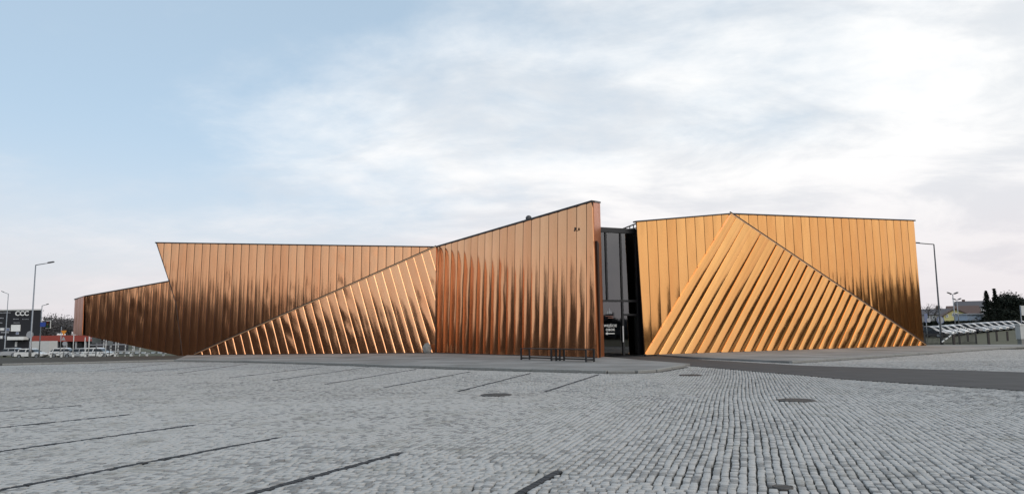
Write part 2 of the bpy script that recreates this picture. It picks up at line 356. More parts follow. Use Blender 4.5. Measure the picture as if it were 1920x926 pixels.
def segdist(P, a, b):
    a, b = np.array(a), np.array(b); d = b - a; t = np.clip(((P - a) @ d) / (d @ d), 0, 1)
    return np.hypot(*(P - (a + t[:, None] * d)).T)
def inpoly(P, poly):
    x, y = P.T; r = np.zeros(len(P), bool); n = len(poly)
    for i in range(n):
        (x1, y1), (x2, y2) = poly[i], poly[(i + 1) % n]
        c = ((y1 > y) != (y2 > y)) & (x < (x2 - x1) * (y - y1) / (y2 - y1 + 1e-12) + x1); r ^= c
    return r
def cobbles():
    th = .30; u = np.array([math.sin(th), math.cos(th)]); v = np.array([math.cos(th), -math.sin(th)])
    def lay(u, v, pitch, lmin, lmax):
        cs = []; js = np.arange(-420, 600)
        for j in js:
            n = 640; ln = RNG.uniform(lmin, lmax, n); s = np.cumsum(ln) - 14 + RNG.uniform(0, .1)
            c = s[:, None] * u + (j * pitch + RNG.normal(0, .002, n) + .006 * np.sin(s * RNG.uniform(1, 3) + RNG.uniform(0, 6)))[:, None] * v
            cs.append(np.c_[c, ln])
        return np.concatenate(cs)
    a = lay(u, v, .098, .078, .125); b = lay(-v, u, .106, .08, .13)
    nA = np.array(LINES_A[-1][0]) - np.array(LINES_A[0][0]); nA = np.array([nA[1], -nA[0]]) / np.hypot(*nA)      # points towards the stalls
    dA = lambda P: (P - np.array(LINES_A[0][0])) @ nA
    p0 = np.array(LINES_B[0][0]); nb = np.array(LINES_B[5][0]) - p0; nb = np.array([-nb[1], nb[0]]) / np.hypot(*nb)
    def bay(P): return (dA(P) > 0) | (((P - p0) @ nb > 0) & (P[:, 0] < 4.5))
    out = []
    for arr, want, uu, vv, pit in ((a, False, u, v, .098), (b, True, -v, u, .108)):
        P = arr[:, :2]; k = (P[:, 1] > 6) & (P[:, 1] < YF) & (np.abs(P[:, 0]) < hw(P[:, 1]))
        arr = arr[k]; P = arr[:, :2]; k = bay(P) == want
        for pg in (PAVE_L, ASPH): k &= ~inpoly(P, pg)
        for a_, b_ in zip(KERB_L, KERB_L[1:]): k &= segdist(P, a_, b_) > .26 + .05 * np.sin(P[:, 0] * 9)
        for c, r in HOLES: k &= np.hypot(*(P - np.array(c)).T) > r + .06
        arr = arr[k]; out.append((arr, uu, vv, pit))
    V = []; T = []; C = []
    for arr, uu, vv, pit in out:
        P = arr[:, :2]; ln = arr[:, 2]; n = len(P)
        hl = ln / 2 - RNG.uniform(.005, .010, n); hwid = pit / 2 - RNG.uniform(.0075, .0115, n)
        sg = np.array([(-1, -1), (1, -1), (1, 1), (-1, 1)])
        q = P[:, None, :] + (sg[None, :, 0] * hl[:, None])[..., None] * uu + (sg[None, :, 1] * hwid[:, None])[..., None] * vv
        q += RNG.normal(0, .0042, q.shape)
        w = np.stack([.03 * np.sin(q[..., 1] * .55 + 1.3 * np.sin(q[..., 0] * .4)) + .004 * np.sin(q[..., 1] * 5.1 + 7 * q[..., 0]), .015 * np.sin(q[..., 0] * .8 + q[..., 1] * .5)], -1)
        q = q + w; cen = q.mean(1, keepdims=True)
        keep = np.ones(n, bool)                           # stones cut straight along the stall lines
        for a_, b_ in LINES_A + LINES_B:
            a_, b_ = np.array(a_), np.array(b_); Ls = np.hypot(*(b_ - a_)); us_ = (b_ - a_) / Ls; ns_ = np.array([-us_[1], us_[0]])
            cd_ = (cen[:, 0] - a_) @ ns_; ct = (cen[:, 0] - a_) @ us_; mk_ = (np.abs(cd_) < .22) & (ct > -.06) & (ct < Ls + .06)
            if not mk_.any(): continue
            sgn = np.where(cd_ >= 0, 1.0, -1.0)[:, None]; d = ((q - a_) @ ns_) * sgn; d2 = np.maximum(d, .054)
            q = np.where(mk_[:, None, None], q + ((d2 - d) * sgn)[..., None] * ns_, q); keep &= ~(mk_ & (d.max(1) < .085))
        cen = q.mean(1, keepdims=True)
        top = cen + (q - cen) * .92
        h = RNG.normal(0, .0022, n); tilt = RNG.normal(0, .0012, (n, 4))
        z = lambda zz: (np.broadcast_to(zz, (n, 4)))[..., None]
        r0 = np.concatenate([q, z(np.full((n, 1), -.035))], -1); r1 = np.concatenate([q, z(h[:, None] - .003) + tilt[..., None]], -1); r2 = np.concatenate([top, z(h[:, None] + .002) + tilt[..., None]], -1)
        V.append(np.concatenate([r0, r1, r2], 1)[keep]); T.append(RNG.random(n)[keep]); C.append(cen[keep, 0])
    V = np.concatenate(V); T = np.concatenate(T); C = np.concatenate(C)
    quad = []
    for r in (0, 4):
        for c in range(4): quad.append((r + c, r + (c + 1) % 4, r + 4 + (c + 1) % 4, r + 4 + c))
    quad.append((8, 9, 10, 11)); quad = np.array(quad)
    def mk(idx, name, parent, q, stuff=False):
        vv = V[idx].reshape(-1, 3); n = len(idx)
        used = np.unique(q); rm = -np.ones(12, int); rm[used] = np.arange(len(used)); qq = rm[q]; vv = V[idx][:, used].reshape(-1, 3)
        fc = (qq[None] + (np.arange(n) * len(used))[:, None, None]).reshape(-1, 4)
        me = bpy.data.meshes.new(name); me.vertices.add(len(vv)); me.vertices.foreach_set('co', vv.ravel().astype(np.float32))
        me.loops.add(fc.size); me.loops.foreach_set('vertex_index', fc.ravel().astype(np.int32))
        me.polygons.add(len(fc)); me.polygons.foreach_set('loop_start', np.arange(0, fc.size, 4, dtype=np.int32)); me.polygons.foreach_set('loop_total', np.full(len(fc), 4, np.int32))
        at_ = me.attributes.new('tone', 'FLOAT', 'POINT'); at_.data.foreach_set('value', np.repeat(T[idx], len(used)).astype(np.float32))
        me.update(calc_edges=True); me.validate()
        o = link(name, me, parent, M['stone'])
        if stuff: o['kind'] = 'stuff'
        return o
    # the 300 stones that show largest: nearest to the lens and inside the frame
    y = C[:, 1]; x = C[:, 0]; vis = (np.abs(x) < .69 * y) & (y > 7.45)
    order = np.argsort(np.where(vis, y, 1e9))[:300]
    for i in order: mk(np.array([i]), 'cobblestone', lot, quad)
    rest = np.ones(len(V), bool); rest[order] = False
    nr = np.where(rest & (y < 18))[0]; fr = np.where(rest & (y >= 18))[0]
    flat = np.array([(0, 1, 9, 8), (1, 2, 10, 9), (2, 3, 11, 10), (3, 0, 8, 11), (8, 9, 10, 11)])
    mk(nr, 'cobblestones', lot, quad, True); mk(fr, 'cobblestones', lot, flat, True)
cobbles()
def stall_lines():
    names = ['nearest short dark stall line at the bottom centre of the square']
    for li, (a, b) in enumerate(LINES_A + LINES_B):
        a, b = Vector((*a, 0)), Vector((*b, 0)); L = (b - a).length; u = (b - a) / L; q = Vector((-u.y, u.x, 0)); near = li < 6
        root = empty('stall_line', a); tag(root, 'dark basalt stall line set in the near left cobbles' if near else 'thin dark stall line running up to the far kerb', kind='structure', group='near stall lines' if near else 'far stall lines')
        s = 0; st = MB()
        while s < L:
            ln = random.uniform(.09, .14) if near else .16; w = .092 if near else .09; mb = MB() if near else st
            h = random.uniform(-.002, .006) + (.005 if near else .006); jj = [random.uniform(-.002, .002) for _ in range(4)]
            p = [u * (s + .004) - q * (w / 2 + jj[0]), u * (s + ln - .006) - q * (w / 2 + jj[1]), u * (s + ln - .006) + q * (w / 2 + jj[2]), u * (s + .004) + q * (w / 2 + jj[3])]
            c = sum(p, Vector()) / 4
            mid = [x + Vector((0, 0, h - .008)) for x in p]; top = [c + (x - c) * .82 + Vector((0, 0, h)) for x in p]; lo = [x - Vector((0, 0, .035)) for x in p]
            i = len(mb.v); mb.v += [tuple(x) for x in lo + mid + top]
            for r in (0, 4):
                for k in range(4): mb.f.append((i + r + k, i + r + (k + 1) % 4, i + r + 4 + (k + 1) % 4, i + r + 4 + k)); mb.sm.append(False)
            mb.f.append((i + 8, i + 9, i + 10, i + 11)); mb.sm.append(False)
            wy = (a + u * s)
            if near:
                if abs(wy.x) < .75 * wy.y + 1: mb.build('basalt_sett', M['basalt'], root)
            s += ln
        if not near: o = st.build('basalt_setts', M['basalt'], root); o['kind'] = 'stuff'
stall_lines()
def manhole(c, r, label, square=False):
    root = empty('manhole_cover' if not square else 'drain_grate', (*c, 0)); tag(root, label, 'manhole cover' if not square else 'drain', 'iron covers in the cobbles' if not square else None)
    if square:
        f = MB()
        for s in (-1, 1): f.box((-r, s * r - .03, -.03), (r, s * r + .03, .012)); f.box((s * r - .03, -r + .03, -.03), (s * r + .03, r - .03, .011))
        f.build('frame', M['iron'], root)
        for k in range(7):
            x = -r + .06 + k * (2 * r - .12) / 6; MB().box((x - .02, -r + .03, -.03), (x + .02, r - .03, .006)).build('grate_bar', M['iron'], root)
        return
    MB().lathe((0, 0, 0), [(r * .9, -.03), (r * 1.06, -.03), (r * 1.06, .012), (r * .92, .014), (r * .9, .0)], 28).build('frame', M['iron'], root)
    cv = MB().lathe((0, 0, 0), [(r * .88, -.03), (r * .88, .008), (r * .84, .012)], 28).build('cover', M['iron'], root)
    rb = MB()
    for k in (range(-3, 4) if r > .2 else range(1)):
        y = k * r * .22; x = math.sqrt(max(.01, (r * .78) ** 2 - y * y)); rb.box((-x, y - .025, .010), (x, y + .025, .018))
    rb.build('rib', M['iron'], cv)
manhole(HOLES[0][0], .38, 'round iron manhole cover in the cobbles below the benches')
manhole(HOLES[1][0], .38, 'round iron manhole cover in the cobbles right of the centre')
manhole(HOLES[2][0], .32, 'square iron drain grate beside the asphalt path', True)
manhole(HOLES[3][0], .10, 'tiny round iron cover at the very bottom of the square')

# ------------------------------------------------------------------ the copper museum
Z1 = Vector((0, 0, 1))
museum = empty('museum_building', (0, 50, 0)); tag(museum, 'faceted museum building clad in upright shining copper panels with a black glass entrance', 'building')
def mchild(o): o.parent = museum; o.location = Vector(o.location) - museum.location; return o
def mb_build(b, name, mat, parent=None):
    o = b.build(name, mat)
    if parent is None: o.parent = museum; o.location = -museum.location
    else: o.parent = parent
    return o
def facet(poly, O, U, V, N, count, a0, a1, mat, bow=.022, gap=.045, rows=14, wav=.003, edge=.03, thick=.05, roll=0, seed=0):
    rnd = random.Random(seed); U = U.normalized(); V = V.normalized(); N = N.normalized()
    uu, uv, vv = 1.0, U.dot(V), 1.0; det = uu * vv - uv * uv
    def ab(p):
        d = p - O; x, y = d.dot(U), d.dot(V); return ((x - uv * y) / det, (y - uv * x) / det)
    P = [ab(p) for p in poly]
    def span(a):
        r = []
        for (x1, y1), (x2, y2) in zip(P, P[1:] + P[:1]):
            if (x1 - a) * (x2 - a) <= 0 and abs(x1 - x2) > 1e-9: r.append(y1 + (y2 - y1) * (a - x1) / (x2 - x1))
        return (min(r), max(r)) if len(r) >= 2 else None
    amin, amax = min(p[0] for p in P), max(p[0] for p in P); w = (a1 - a0) / count
    # backing wall
    b = MB().prism(list(poly), -N * thick); mb_build(b, 'wall_backing', M['core'])
    k0 = math.floor((amin - a0) / w) - 1; k1 = math.ceil((amax - a0) / w) + 1
    for k in range(k0, k1 + 1):
        lo = max(a0 + k * w + gap / 2, amin + .01); hi = min(a0 + (k + 1) * w - gap / 2, amax - .01)
        if hi - lo < .06: continue
        us = [i / 10 for i in range(11)]
        if roll > 0: us = us[:9] + [.86, .90, .93, .955, .98, 1.0]
        if roll < 0: us = [0, .02, .045, .07, .10, .14, .25, .4, .5, .57, .64, .71, .78, .84, .9, .95, 1.0]
        NC = len(us); full = (a0 + k * w + gap / 2, a0 + (k + 1) * w - gap / 2)
        ph = [rnd.uniform(0, 6.28) for _ in range(4)]; wl_ = [rnd.uniform(1.1, 3.4) for _ in range(2)]; bw = bow * rnd.uniform(.75, 1.25); wav_ = wav * (2.2 if rnd.random() < .14 else rnd.uniform(.6, 1.3)); sag = rnd.uniform(.7, 1.2) if rnd.random() > .08 else .15; tl = rnd.gauss(0, .0025)
        mb = MB(); ring = []
        cols = []
        for c in range(NC):
            u = us[c]
            a = lo + (hi - lo) * u; sp = span(a)
            if sp is None: continue
            f = (a - full[0]) / (full[1] - full[0]); col = []; rl = max(0, (f - .9) / .1) if roll > 0 else (max(0, (.1 - f) / .1) if roll < 0 else 0)
            for r in range(rows + 1):
                bb = sp[0] + (sp[1] - sp[0]) * r / rows
                off = edge - (.017 if roll > 0 else .003) * rl * rl - (.030 * (max(0, f - .55) / .45) ** 2 * sag if roll < 0 else 0) + bw * (1 - (2 * f - 1) ** 2) + tl * (f - .5) + wav_ * (math.sin(6.283 * bb / wl_[0] + ph[0]) * (1 - abs(2 * f - 1)) + .6 * math.sin(6.283 * bb / wl_[1] + ph[1] + 3 * f))
                col.append((O + U * a + V * bb, off))
            cols.append(col)
        if len(cols) < 2: continue
        i0 = len(mb.v)
        for col in cols: mb.v += [tuple(p + N * o) for p, o in col]
        R = rows + 1
        for c in range(len(cols) - 1):
            for r in range(rows): mb.f.append((i0 + c * R + r, i0 + (c + 1) * R + r, i0 + (c + 1) * R + r + 1, i0 + c * R + r + 1)); mb.sm.append(True)
        for col, s in ((cols[0], 1), (cols[-1], -1)):                 # folded side flanges
            for r in range(rows):
                (p, o), (p2, o2) = col[r], col[r + 1]
                q = [p, p + N * o, p2 + N * o2, p2]; mb.poly(q if s > 0 else q[::-1])
        for e in (0, -1):
            for c in range(len(cols) - 1):
                (p, o), (p2, o2) = cols[c][e], cols[c + 1][e]; q = [p, p2, p2 + N * o2, p + N * o]; mb.poly(q if e == 0 else q[::-1])
        mb_build(mb, 'copper_panel', mat)
def trim(a, b, w, h, N, mat, name='coping', lift=0.0, out=0.0):
    N = N.normalized(); bb = MB().bar(a + Z1 * lift + N * out, b + Z1 * lift + N * out, w, h, upd=N.cross((b - a).normalized())); return mb_build(bb, name, mat)

FL = .1                                  # pavement level under the walls
LEAN = .035                              # the upright walls lean back by two degrees
def lean_plane(u, back=LEAN):            # normal and in-plane up of a wall whose base runs along u
    u = u.normalized(); n = Vector((u.y, -u.x, back)).normalized(); v = n.cross(u); return n, (v if v.z > 0 else -v)
def lean_dir(p, q, back=LEAN):           # horizontal direction of the leaning wall that holds both p and q
    d = q - p; ph = math.atan2(d.y, d.x) + math.asin(back * d.z / math.hypot(d.x, d.y)) * 1.0; u = Vector((math.cos(ph), math.sin(ph), 0))
    n = Vector((u.y, -u.x, back)).normalized()
    if abs(n.dot(d)) > 1e-3: ph = 2 * math.atan2(d.y, d.x) - ph; u = Vector((math.cos(ph), math.sin(ph), 0))
    return u
L0 = Vector((-24.48, 55.87, FL)); C0 = Vector((-5.69, 53.68, FL))
UB = (Vector((-5.69, 53.80, FL)) - L0).normalized(); NB, VB = lean_plane(UB)
TC = onplane(818, 464, L0, NB)
def pB(x, y): return onplane(x, y, L0, NB)
Btl = pB(294, 456); bl = [pB(317, 525), pB(331, 570), pB(343, 668)]
polyB = [Btl, bl[0], bl[1], bl[2], L0, TC]
LB = (TC - Btl).dot(UB)
facet(polyB, L0 + UB * (Btl - L0).dot(UB), UB, VB, NB, 35, 0, LB, M['copper'], bow=.02, seed=1)
# C: the leaning triangle in front
UC = (C0 - L0).normalized(); NCc = (C0 - L0).cross(TC - L0).normalized(); NCc = NCc if NCc.y < 0 else -NCc
VC0 = UC.cross(NCc); VC0 = VC0 if VC0.z > 0 else -VC0
VC = VC0 * math.cos(.30) - UC * math.sin(.30)
LC = (C0 - L0).length
facet([L0, C0, TC], L0, UC, VC, NCc, 27, 0, LC - .25, M['copper'], bow=.012, gap=.008, seed=2, wav=.003, edge=.06, roll=1)
# D: the tall blade
D0 = Vector((-5.66, 53.6, FL)); D1 = Vector((4.67, 40.52, FL)); UD = (D1 - D0).normalized(); ND, VD = lean_plane(UD)
TD = onplane(819, 464, D0, ND); T1 = onplane(1111.5, 379, D0, ND)
facet([D0, D1, T1, TD], D0, UD, VD, ND, 20, 0, (D1 - D0).length, M['copper'], bow=.022, seed=3, wav=.0045)
# its end face
E1 = Vector((5.32, 42.75, FL)); T2 = at(1124, 381, 43.0); NE = (E1 - D1).cross(T1 - D1).normalized(); NE = NE if NE.x > 0 else -NE
UE = (E1 - D1).normalized(); VE = NE.cross(UE); VE = VE if VE.z > 0 else -VE; T2 = onplane(1124, 381, D1, NE)
facet([D1, E1, T2, T1], D1, UE, VE, NE, 1, -.4, (E1 - D1).length, M['copper_mirror_red'], bow=.01, gap=.04, seed=4)
# back of the blade and the body behind the left walls
mb_build(MB().prism([(D1.x - .1 + .3, D1.y + .3, FL), (E1.x - .1, E1.y - .05, FL), (-1.5, 56, FL), (D0.x + .4, D0.y + .3, FL)], (0, 0, 6.6)), 'wall_core', M['core'])
mb_build(MB().prism([(L0.x - 1, L0.y + .6, FL), (C0.x, C0.y + .8, FL), (C0.x + 3, 64, FL), (-20, 66, FL)], (0, 0, 7.0)), 'wall_core', M['core'])
# G base line, F and H walls
G1 = Vector((8.01, 44.38, FL)); G2 = Vector((32.35, 57.1, FL)); UG = (G2 - G1).normalized(); NG0 = Vector((UG.y, -UG.x, 0))
AP = onplane(1368, 402, G1, Vector((NG0.x, NG0.y, .060)).normalized())
UF = lean_dir(G1, AP, .012); NF, VF = lean_plane(UF, .012); UH = lean_dir(AP, G2, .006); NH, VH = lean_plane(UH, .006)
TF = onplane(1193, 417, G1, NF); G1F = onplane(1209, 668, G1, NF); TH_ = onplane(1713, 414.5, AP, NH); G2H = onplane(1733, 650.5, AP, NH)
OF = G1 + UF * min((TF - G1).dot(UF), 0)
facet([G1F, G1, AP, TF], OF, UF, VF, NF, 10, 0, (AP - OF).dot(UF), M['copper_skygold'], bow=.012, seed=5, wav=.003)
OH = G2 - UH * (G2 - AP).dot(UH); LH = max((G2H - OH).dot(UH), (TH_ - OH).dot(UH))
facet([AP, G2, G2H, TH_], OH, UH, VH, NH, 23, 0, LH, M['copper_skygold'], bow=.024, seed=6, wav=.004)
NG = (G2 - G1).cross(AP - G1).normalized(); NG = NG if NG.y < 0 else -NG
VG = (AP - G1).normalized(); up_g = NG.cross(UG); up_g = up_g if up_g.z > 0 else -up_g
ang = math.acos(VG.dot(up_g)) * .97; VG = up_g * math.cos(ang) + UG * math.sin(ang)
facet([G1, G2, AP], G1, UG, VG, NG, 27, 0, (G2 - G1).length, M['copper_skygold'], bow=.024, gap=.006, seed=7, wav=.003, edge=.10, roll=-1)
mb_build(MB().prism([(G1.x + .8, G1.y + .9, FL), (AP.x, AP.y + .5, FL), (G2.x - .6, G2.y + .3, FL), (28, 66, FL), (9, 56, FL)], (0, 0, 7.2)), 'wall_core', M['core'])
# A: the floating left wing
A0 = at(161, 556, 58.0); A1 = at(346, 523, 57.5); UA = Vector((A1.x - A0.x, A1.y - A0.y, 0)).normalized(); NA, VA = lean_plane(UA); A1 = onplane(346, 523, A0, NA)
pA = lambda x, y: onplane(x, y, A0, NA)
A0b = pA(161, 629); A1b = pA(346, 669)
facet([A0b, A1b, A1, A0], A0, UA, VA, NA, 12, 0, (pA(331, 540) - A0).dot(UA), M['copper'], bow=.022, seed=8)
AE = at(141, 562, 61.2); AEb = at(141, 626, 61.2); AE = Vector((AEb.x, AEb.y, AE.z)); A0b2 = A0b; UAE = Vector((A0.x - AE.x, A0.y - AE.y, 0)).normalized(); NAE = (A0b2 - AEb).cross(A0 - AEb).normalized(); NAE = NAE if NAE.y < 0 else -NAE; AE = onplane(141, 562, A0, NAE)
facet([AEb, A0b2, A0, AE], Vector((AE.x, AE.y, 0)), UAE, Z1, NAE, 3, 0, Vector((A0.x - AE.x, A0.y - AE.y)).length, M['copper_dim_side'], bow=.02, seed=9)
mb_build(MB().prism([A0b + Vector((.3, .5, .05)), A1b + Vector((0, .5, .05)), A1 + Vector((0, .5, -.3)), A0 + Vector((.3, .5, -.2))], (1.5, 4, 0)), 'wall_core', M['core'])
# copings and edge trims
cp = M['coping']
for a_, b_ in ((Btl, bl[0]), (bl[0], bl[1]), (bl[1], bl[2])): trim(a_, b_, .07, .05, NB, cp, 'edge_trim', out=.03)
trim(Btl + UB * -.1, TC, .30, .085, NB, cp, lift=.04, out=-.05)
trim(TD, T1, .30, .105, ND, cp, lift=.05, out=-.05); trim(T1, T2, .26, .10, NE, cp, lift=.04, out=-.05)
trim(TF - UF * .1, AP, .30, .085, NF, cp, lift=.04, out=-.05); trim(AP, TH_ + UH * .12, .30, .09, NH, cp, lift=.04, out=-.05)
trim(A0, A1, .28, .09, NA, cp, lift=.04, out=-.05); trim(AE, A0, .28, .09, NAE, cp, lift=.04, out=-.05)
trim(L0, TC, .10, .05, NCc, M['trim'], 'edge_trim', lift=.05, out=.06)
trim(L0, TC, .06, .05, NCc, cp, 'edge_trim', lift=.13, out=.06)
trim(AP, G2, .09, .06, NG, M['trim'], 'edge_trim', lift=.05, out=.06); trim(AP, G2, .08, .06, NG, cp, 'edge_trim', lift=.16, out=.05)
trim(G1, AP, .07, .08, NG, M['trim'], 'edge_trim', lift=-.01, out=.05)
trim(D0 - UD * .03, TD - UD * .03, .07, .05, ND, cp, 'edge_trim', out=.05)
for a, b, n in ((L0, C0, NCc), (D0, D1, ND), (G1, G2, NG0)):
    trim(a, b, .10, .07, n, M['black'], 'base_flashing', lift=.0, out=.05)

# glass entrance
ga = at(1124, 668, 43.9); gb = at(1205, 667, 45.2); ga.z = gb.z = FL; gu = (gb - ga).normalized(); gn = Vector((gu.y, -gu.x, 0)); glen = (gb - ga).length
ent = bpy.data.objects.new('glass_front', None); COL.objects.link(ent); ent.parent = museum
gm = Matrix((gu, -gn, Z1)).transposed().to_4x4(); gm.translation = ga - museum.location; ent.matrix_local = gm      # x along the front, y into the building
def gx(px, py=560): p = onplane(px, py, ga, gn); return (p - ga).dot(gu)
def gz(px, py): return onplane(px, py, ga, gn).z - FL
ztop = gz(1160, 429); zb = gz(1160, 437); zt = gz(1160, 564); zd = gz(1180, 588)
def vbar(x0, x1, z0, z1, name='mullion', d0=-.08, d1=.08, mat=None): return MB().box((x0, d0, z0), (x1, d1, z1)).build(name, mat or M['black'], ent)
xs = [gx(1138), gx(1166), gx(1194)]
vbar(-.3, glen - .02, zb, ztop, 'head_beam', -.12, .3); vbar(-.3, glen - .2, zt - .06, zt + .06, 'transom', -.09, .09)
for x in xs[:2]: vbar(x - .055, x + .055, zt + .061, zb - .002)
vbar(xs[1] - .06, xs[1] + .06, 0, zt - .062)
vbar(xs[2] - .02, glen + .12, 0, zb - .002, 'jamb', -.14, .3)
px_ = [(-.3, xs[0] - .056), (xs[0] + .056, xs[1] - .056), (xs[1] + .056, xs[2] - .022)]
for a, b in px_: MB().box((a, -.012, zt + .061), (b, .012, zb - .002)).build('pane', M['glass'], ent)
MB().box((-.3, -.012, .02), (xs[1] - .061, .012, zt - .061)).build('pane', M['glass'], ent)
MB().box((xs[1] + .061, -.012, zd), (xs[2] - .022, .012, zt - .061)).build('pane', M['glass'], ent)
vbar(xs[1] + .061, xs[2] - .022, zd - .12, zd - .001, 'door_frame', -.07, .07)
door = MB().box((xs[1] + .061, .1, .02), (xs[2] - .022, .125, zd - .12)).build('door', M['glass'], ent)
hb = MB().bar((xs[1] - .08, -.14, gz(1166, 641)), (xs[1] - .08, -.14, gz(1165, 611)), .045).build('door_handle', M['white'], ent)
# hall behind the glass
hall = MB(); hall.box((-1.2, 6, 0), (glen + .3, 6.1, ztop)); hall.box((-1.3, .3, 0), (-1.2, 6, ztop)); hall.box((glen + .3, .3, 0), (glen + .4, 6, ztop)); hall.box((-1.2, .3, ztop), (glen + .3, 6, ztop + .1)); hall.box((-1.2, .3, -.06), (glen + .3, 6, .003))
hall.build('hall', M['darkgrey'], ent)
cx = (gx(1179, 620) + gx(1190, 620)) / 2
MB().lathe((cx, .9, 0), [(.2, .02), (.2, zd + .6)], 20).build('column', M['signpale0'], ent)
def text(s, size, mat, name, parent, loc, rot, ext=.006, bold=0.0, align='LEFT', spacing=1.0):
    c = bpy.data.curves.new(name, 'FONT'); c.body = s; c.size = size; c.extrude = ext; c.offset = bold; c.align_x = align; c.space_character = spacing; c.resolution_u = 3
    o = bpy.data.objects.new(name, c); COL.objects.link(o)
    dg = bpy.context.evaluated_depsgraph_get(); me = bpy.data.meshes.new_from_object(o.evaluated_get(dg)); bpy.data.objects.remove(o)
    me.materials.clear(); t = link(name, me, parent, mat); t.location = loc; t.rotation_euler = rot; return t
RX = (math.pi / 2, 0, 0)
sx = gx(1144, 610)
text('WEJŚCIE', .205, M['white'], 'lettering', ent, (sx, -.02, gz(1144, 612.5)), RX, .004, .004, 'CENTER', 1.2)
text('OBOK', .205, M['white'], 'lettering', ent, (sx, -.02, gz(1144, 620)), RX, .004, .004, 'CENTER', 1.2)
ax0, ax1, az = gx(1135, 625), gx(1152, 625), gz(1144, 625)
ar = MB().box((ax0 + .12, -.024, az - .025), (ax1, -.016, az + .025)); ar.prism([(ax0, -.024, az), (ax0 + .14, -.024, az - .09), (ax0 + .14, -.024, az + .09)], (0, .008, 0)); ar.build('arrow', M['white'], ent)
em = MB(); ex, ez = gx(1142, 585), gz(1142, 588)
for dx_, hh, lean in ((-.13, .22, .03), (0, .42, .02), (.13, .26, -.03)): em.prism([(ex + dx_ - .055, -.024, ez), (ex + dx_ + .055, -.024, ez), (ex + dx_ + lean, -.024, ez + hh)], (0, .008, 0))
em.build('emblem', M['grey'], ent)
e2 = MB().box((ex - .28, -.024, ez - .16), (ex + .28, -.016, ez - .13)); e2.box((ex - .1, -.024, ez - .27), (ex + .28, -.016, ez - .23)); e2.build('emblem_bar', plain('dull_red_print', (.25, .1, .07), .6), ent)

# things on and by the walls
p = onplane(1081, 431, D0, ND) + ND * .06
sc = empty('security_camera', p, math.atan2(UD.y, UD.x)); sc.scale = (.6, .6, .6); tag(sc, 'small dark security camera fixed high on the tall copper blade wall', 'security camera')
MB().tube([(-.22, .04, -.06), (-.05, -.12, -.06), (.1, -.2, -.02)], .03).build('arm', M['black'], sc)
MB().lathe((.14, -.2, .05), [(.05, -.12), (.1, -.06), (.1, .12), (.05, .16)], 12).build('housing', M['black'], sc)
MB().box((-.28, .0, -.14), (-.18, .06, .02)).build('bracket', M['darkgrey'], sc)
p = onplane(989, 412.5, D0, ND)
fl = empty('roof_floodlight', p - ND * .1); tag(fl, 'round dark floodlight sitting on the sloping top of the blade wall', 'floodlight')
MB().lathe((0, 0, .12), [(.05, -.12), (.16, -.1), (.2, 0), (.17, .1), (.05, .14)], 14, 'y').build('lamp_head', M['darkgrey'], fl); MB().box((-.03, -.03, -.1), (.03, .03, .06)).build('bracket', M['black'], fl)
ra = at(1168, 429, 45.4); rb_ = at(1196, 418, 46.5); rc = at(1214, 415.5, 47.4)
rl = empty('roof_handrail', ra); tag(rl, 'black handrail climbing from the glass entrance roof to the right copper roof', 'handrail')
MB().tube([(0, 0, 0), rb_ - ra, rc - ra], .045).build('top_rail', M['black'], rl); MB().tube([Vector((0, 0, -.1)), rb_ - ra - Z1 * .32, rc - ra - Z1 * .4], .04).build('lower_rail', M['black'], rl)
for t in (.45, .7): q = (rb_ - ra) * t; MB().tube([q, q - Z1 * .7], .035).build('post', M['black'], rl)
q = rc - ra; MB().tube([q, q - Z1 * .6], .035).build('post', M['black'], rl)

def rock(c, r, seed):
    rg = np.random.default_rng(seed); b = MB(); n, mrows = 14, 8
    for i in range(mrows + 1):
        th = math.pi * i / mrows
        for j in range(n):
            ph = 2 * math.pi * j / n; d = r * (1 + rg.normal(0, .09) + .12 * math.sin(2 * ph + seed)); b.v.append((d * math.sin(th) * math.cos(ph) * .85, d * math.sin(th) * math.sin(ph) * .7, d * math.cos(th) * 1.1))
    for i in range(mrows):
        for j in range(n): b.f.append((i * n + j, i * n + n + j, i * n + n + (j + 1) % n, i * n + (j + 1) % n)); b.sm.append(False)
    o = b.build('boulder', M['kerb']); o.location = c; return o
tag(rock((-6.25, 52.75, FL + .32), .36, 3), 'pale granite boulder in the corner where two copper walls meet', 'boulder')

def bench(pl_, pr_, label):
    a, b = gnd(*pl_, FL), gnd(*pr_, FL); u = (b - a).normalized(); n = Vector((u.y, -u.x, 0)); L = (b - a).length
    root = empty('bench', a, math.atan2(u.y, u.x)); tag(root, label, 'bench', 'black benches by the blade wall'); D = .55; Hh = .62; k = M['black']
    for x in (0, L):
        for y in (0, D): MB().box((x - .035, y - .035, 0), (x + .035, y + .035, Hh)).build('leg', k, root)
        MB().box((x - .03, .036, .05), (x + .03, D - .036, .1)).build('foot_rail', k, root)
    for j in range(4): y = .0 + j * D / 3; MB().box((.036 if j in (0, 3) else -.035, y - .05, Hh - .045), (L - (.036 if j in (0, 3) else -.035), y + .05, Hh)).build('slat', k, root)
    for y in (0, D): MB().box((.036, y - .025, .1), (L - .036, y + .025, .14)).build('lower_rail', k, root)
bench((977.5, 674), (1034, 676.5), 'left black steel bench standing in front of the dark copper panels')
bench((1043, 676.5), (1099, 678.5), 'right black steel bench nearest the glass entrance')

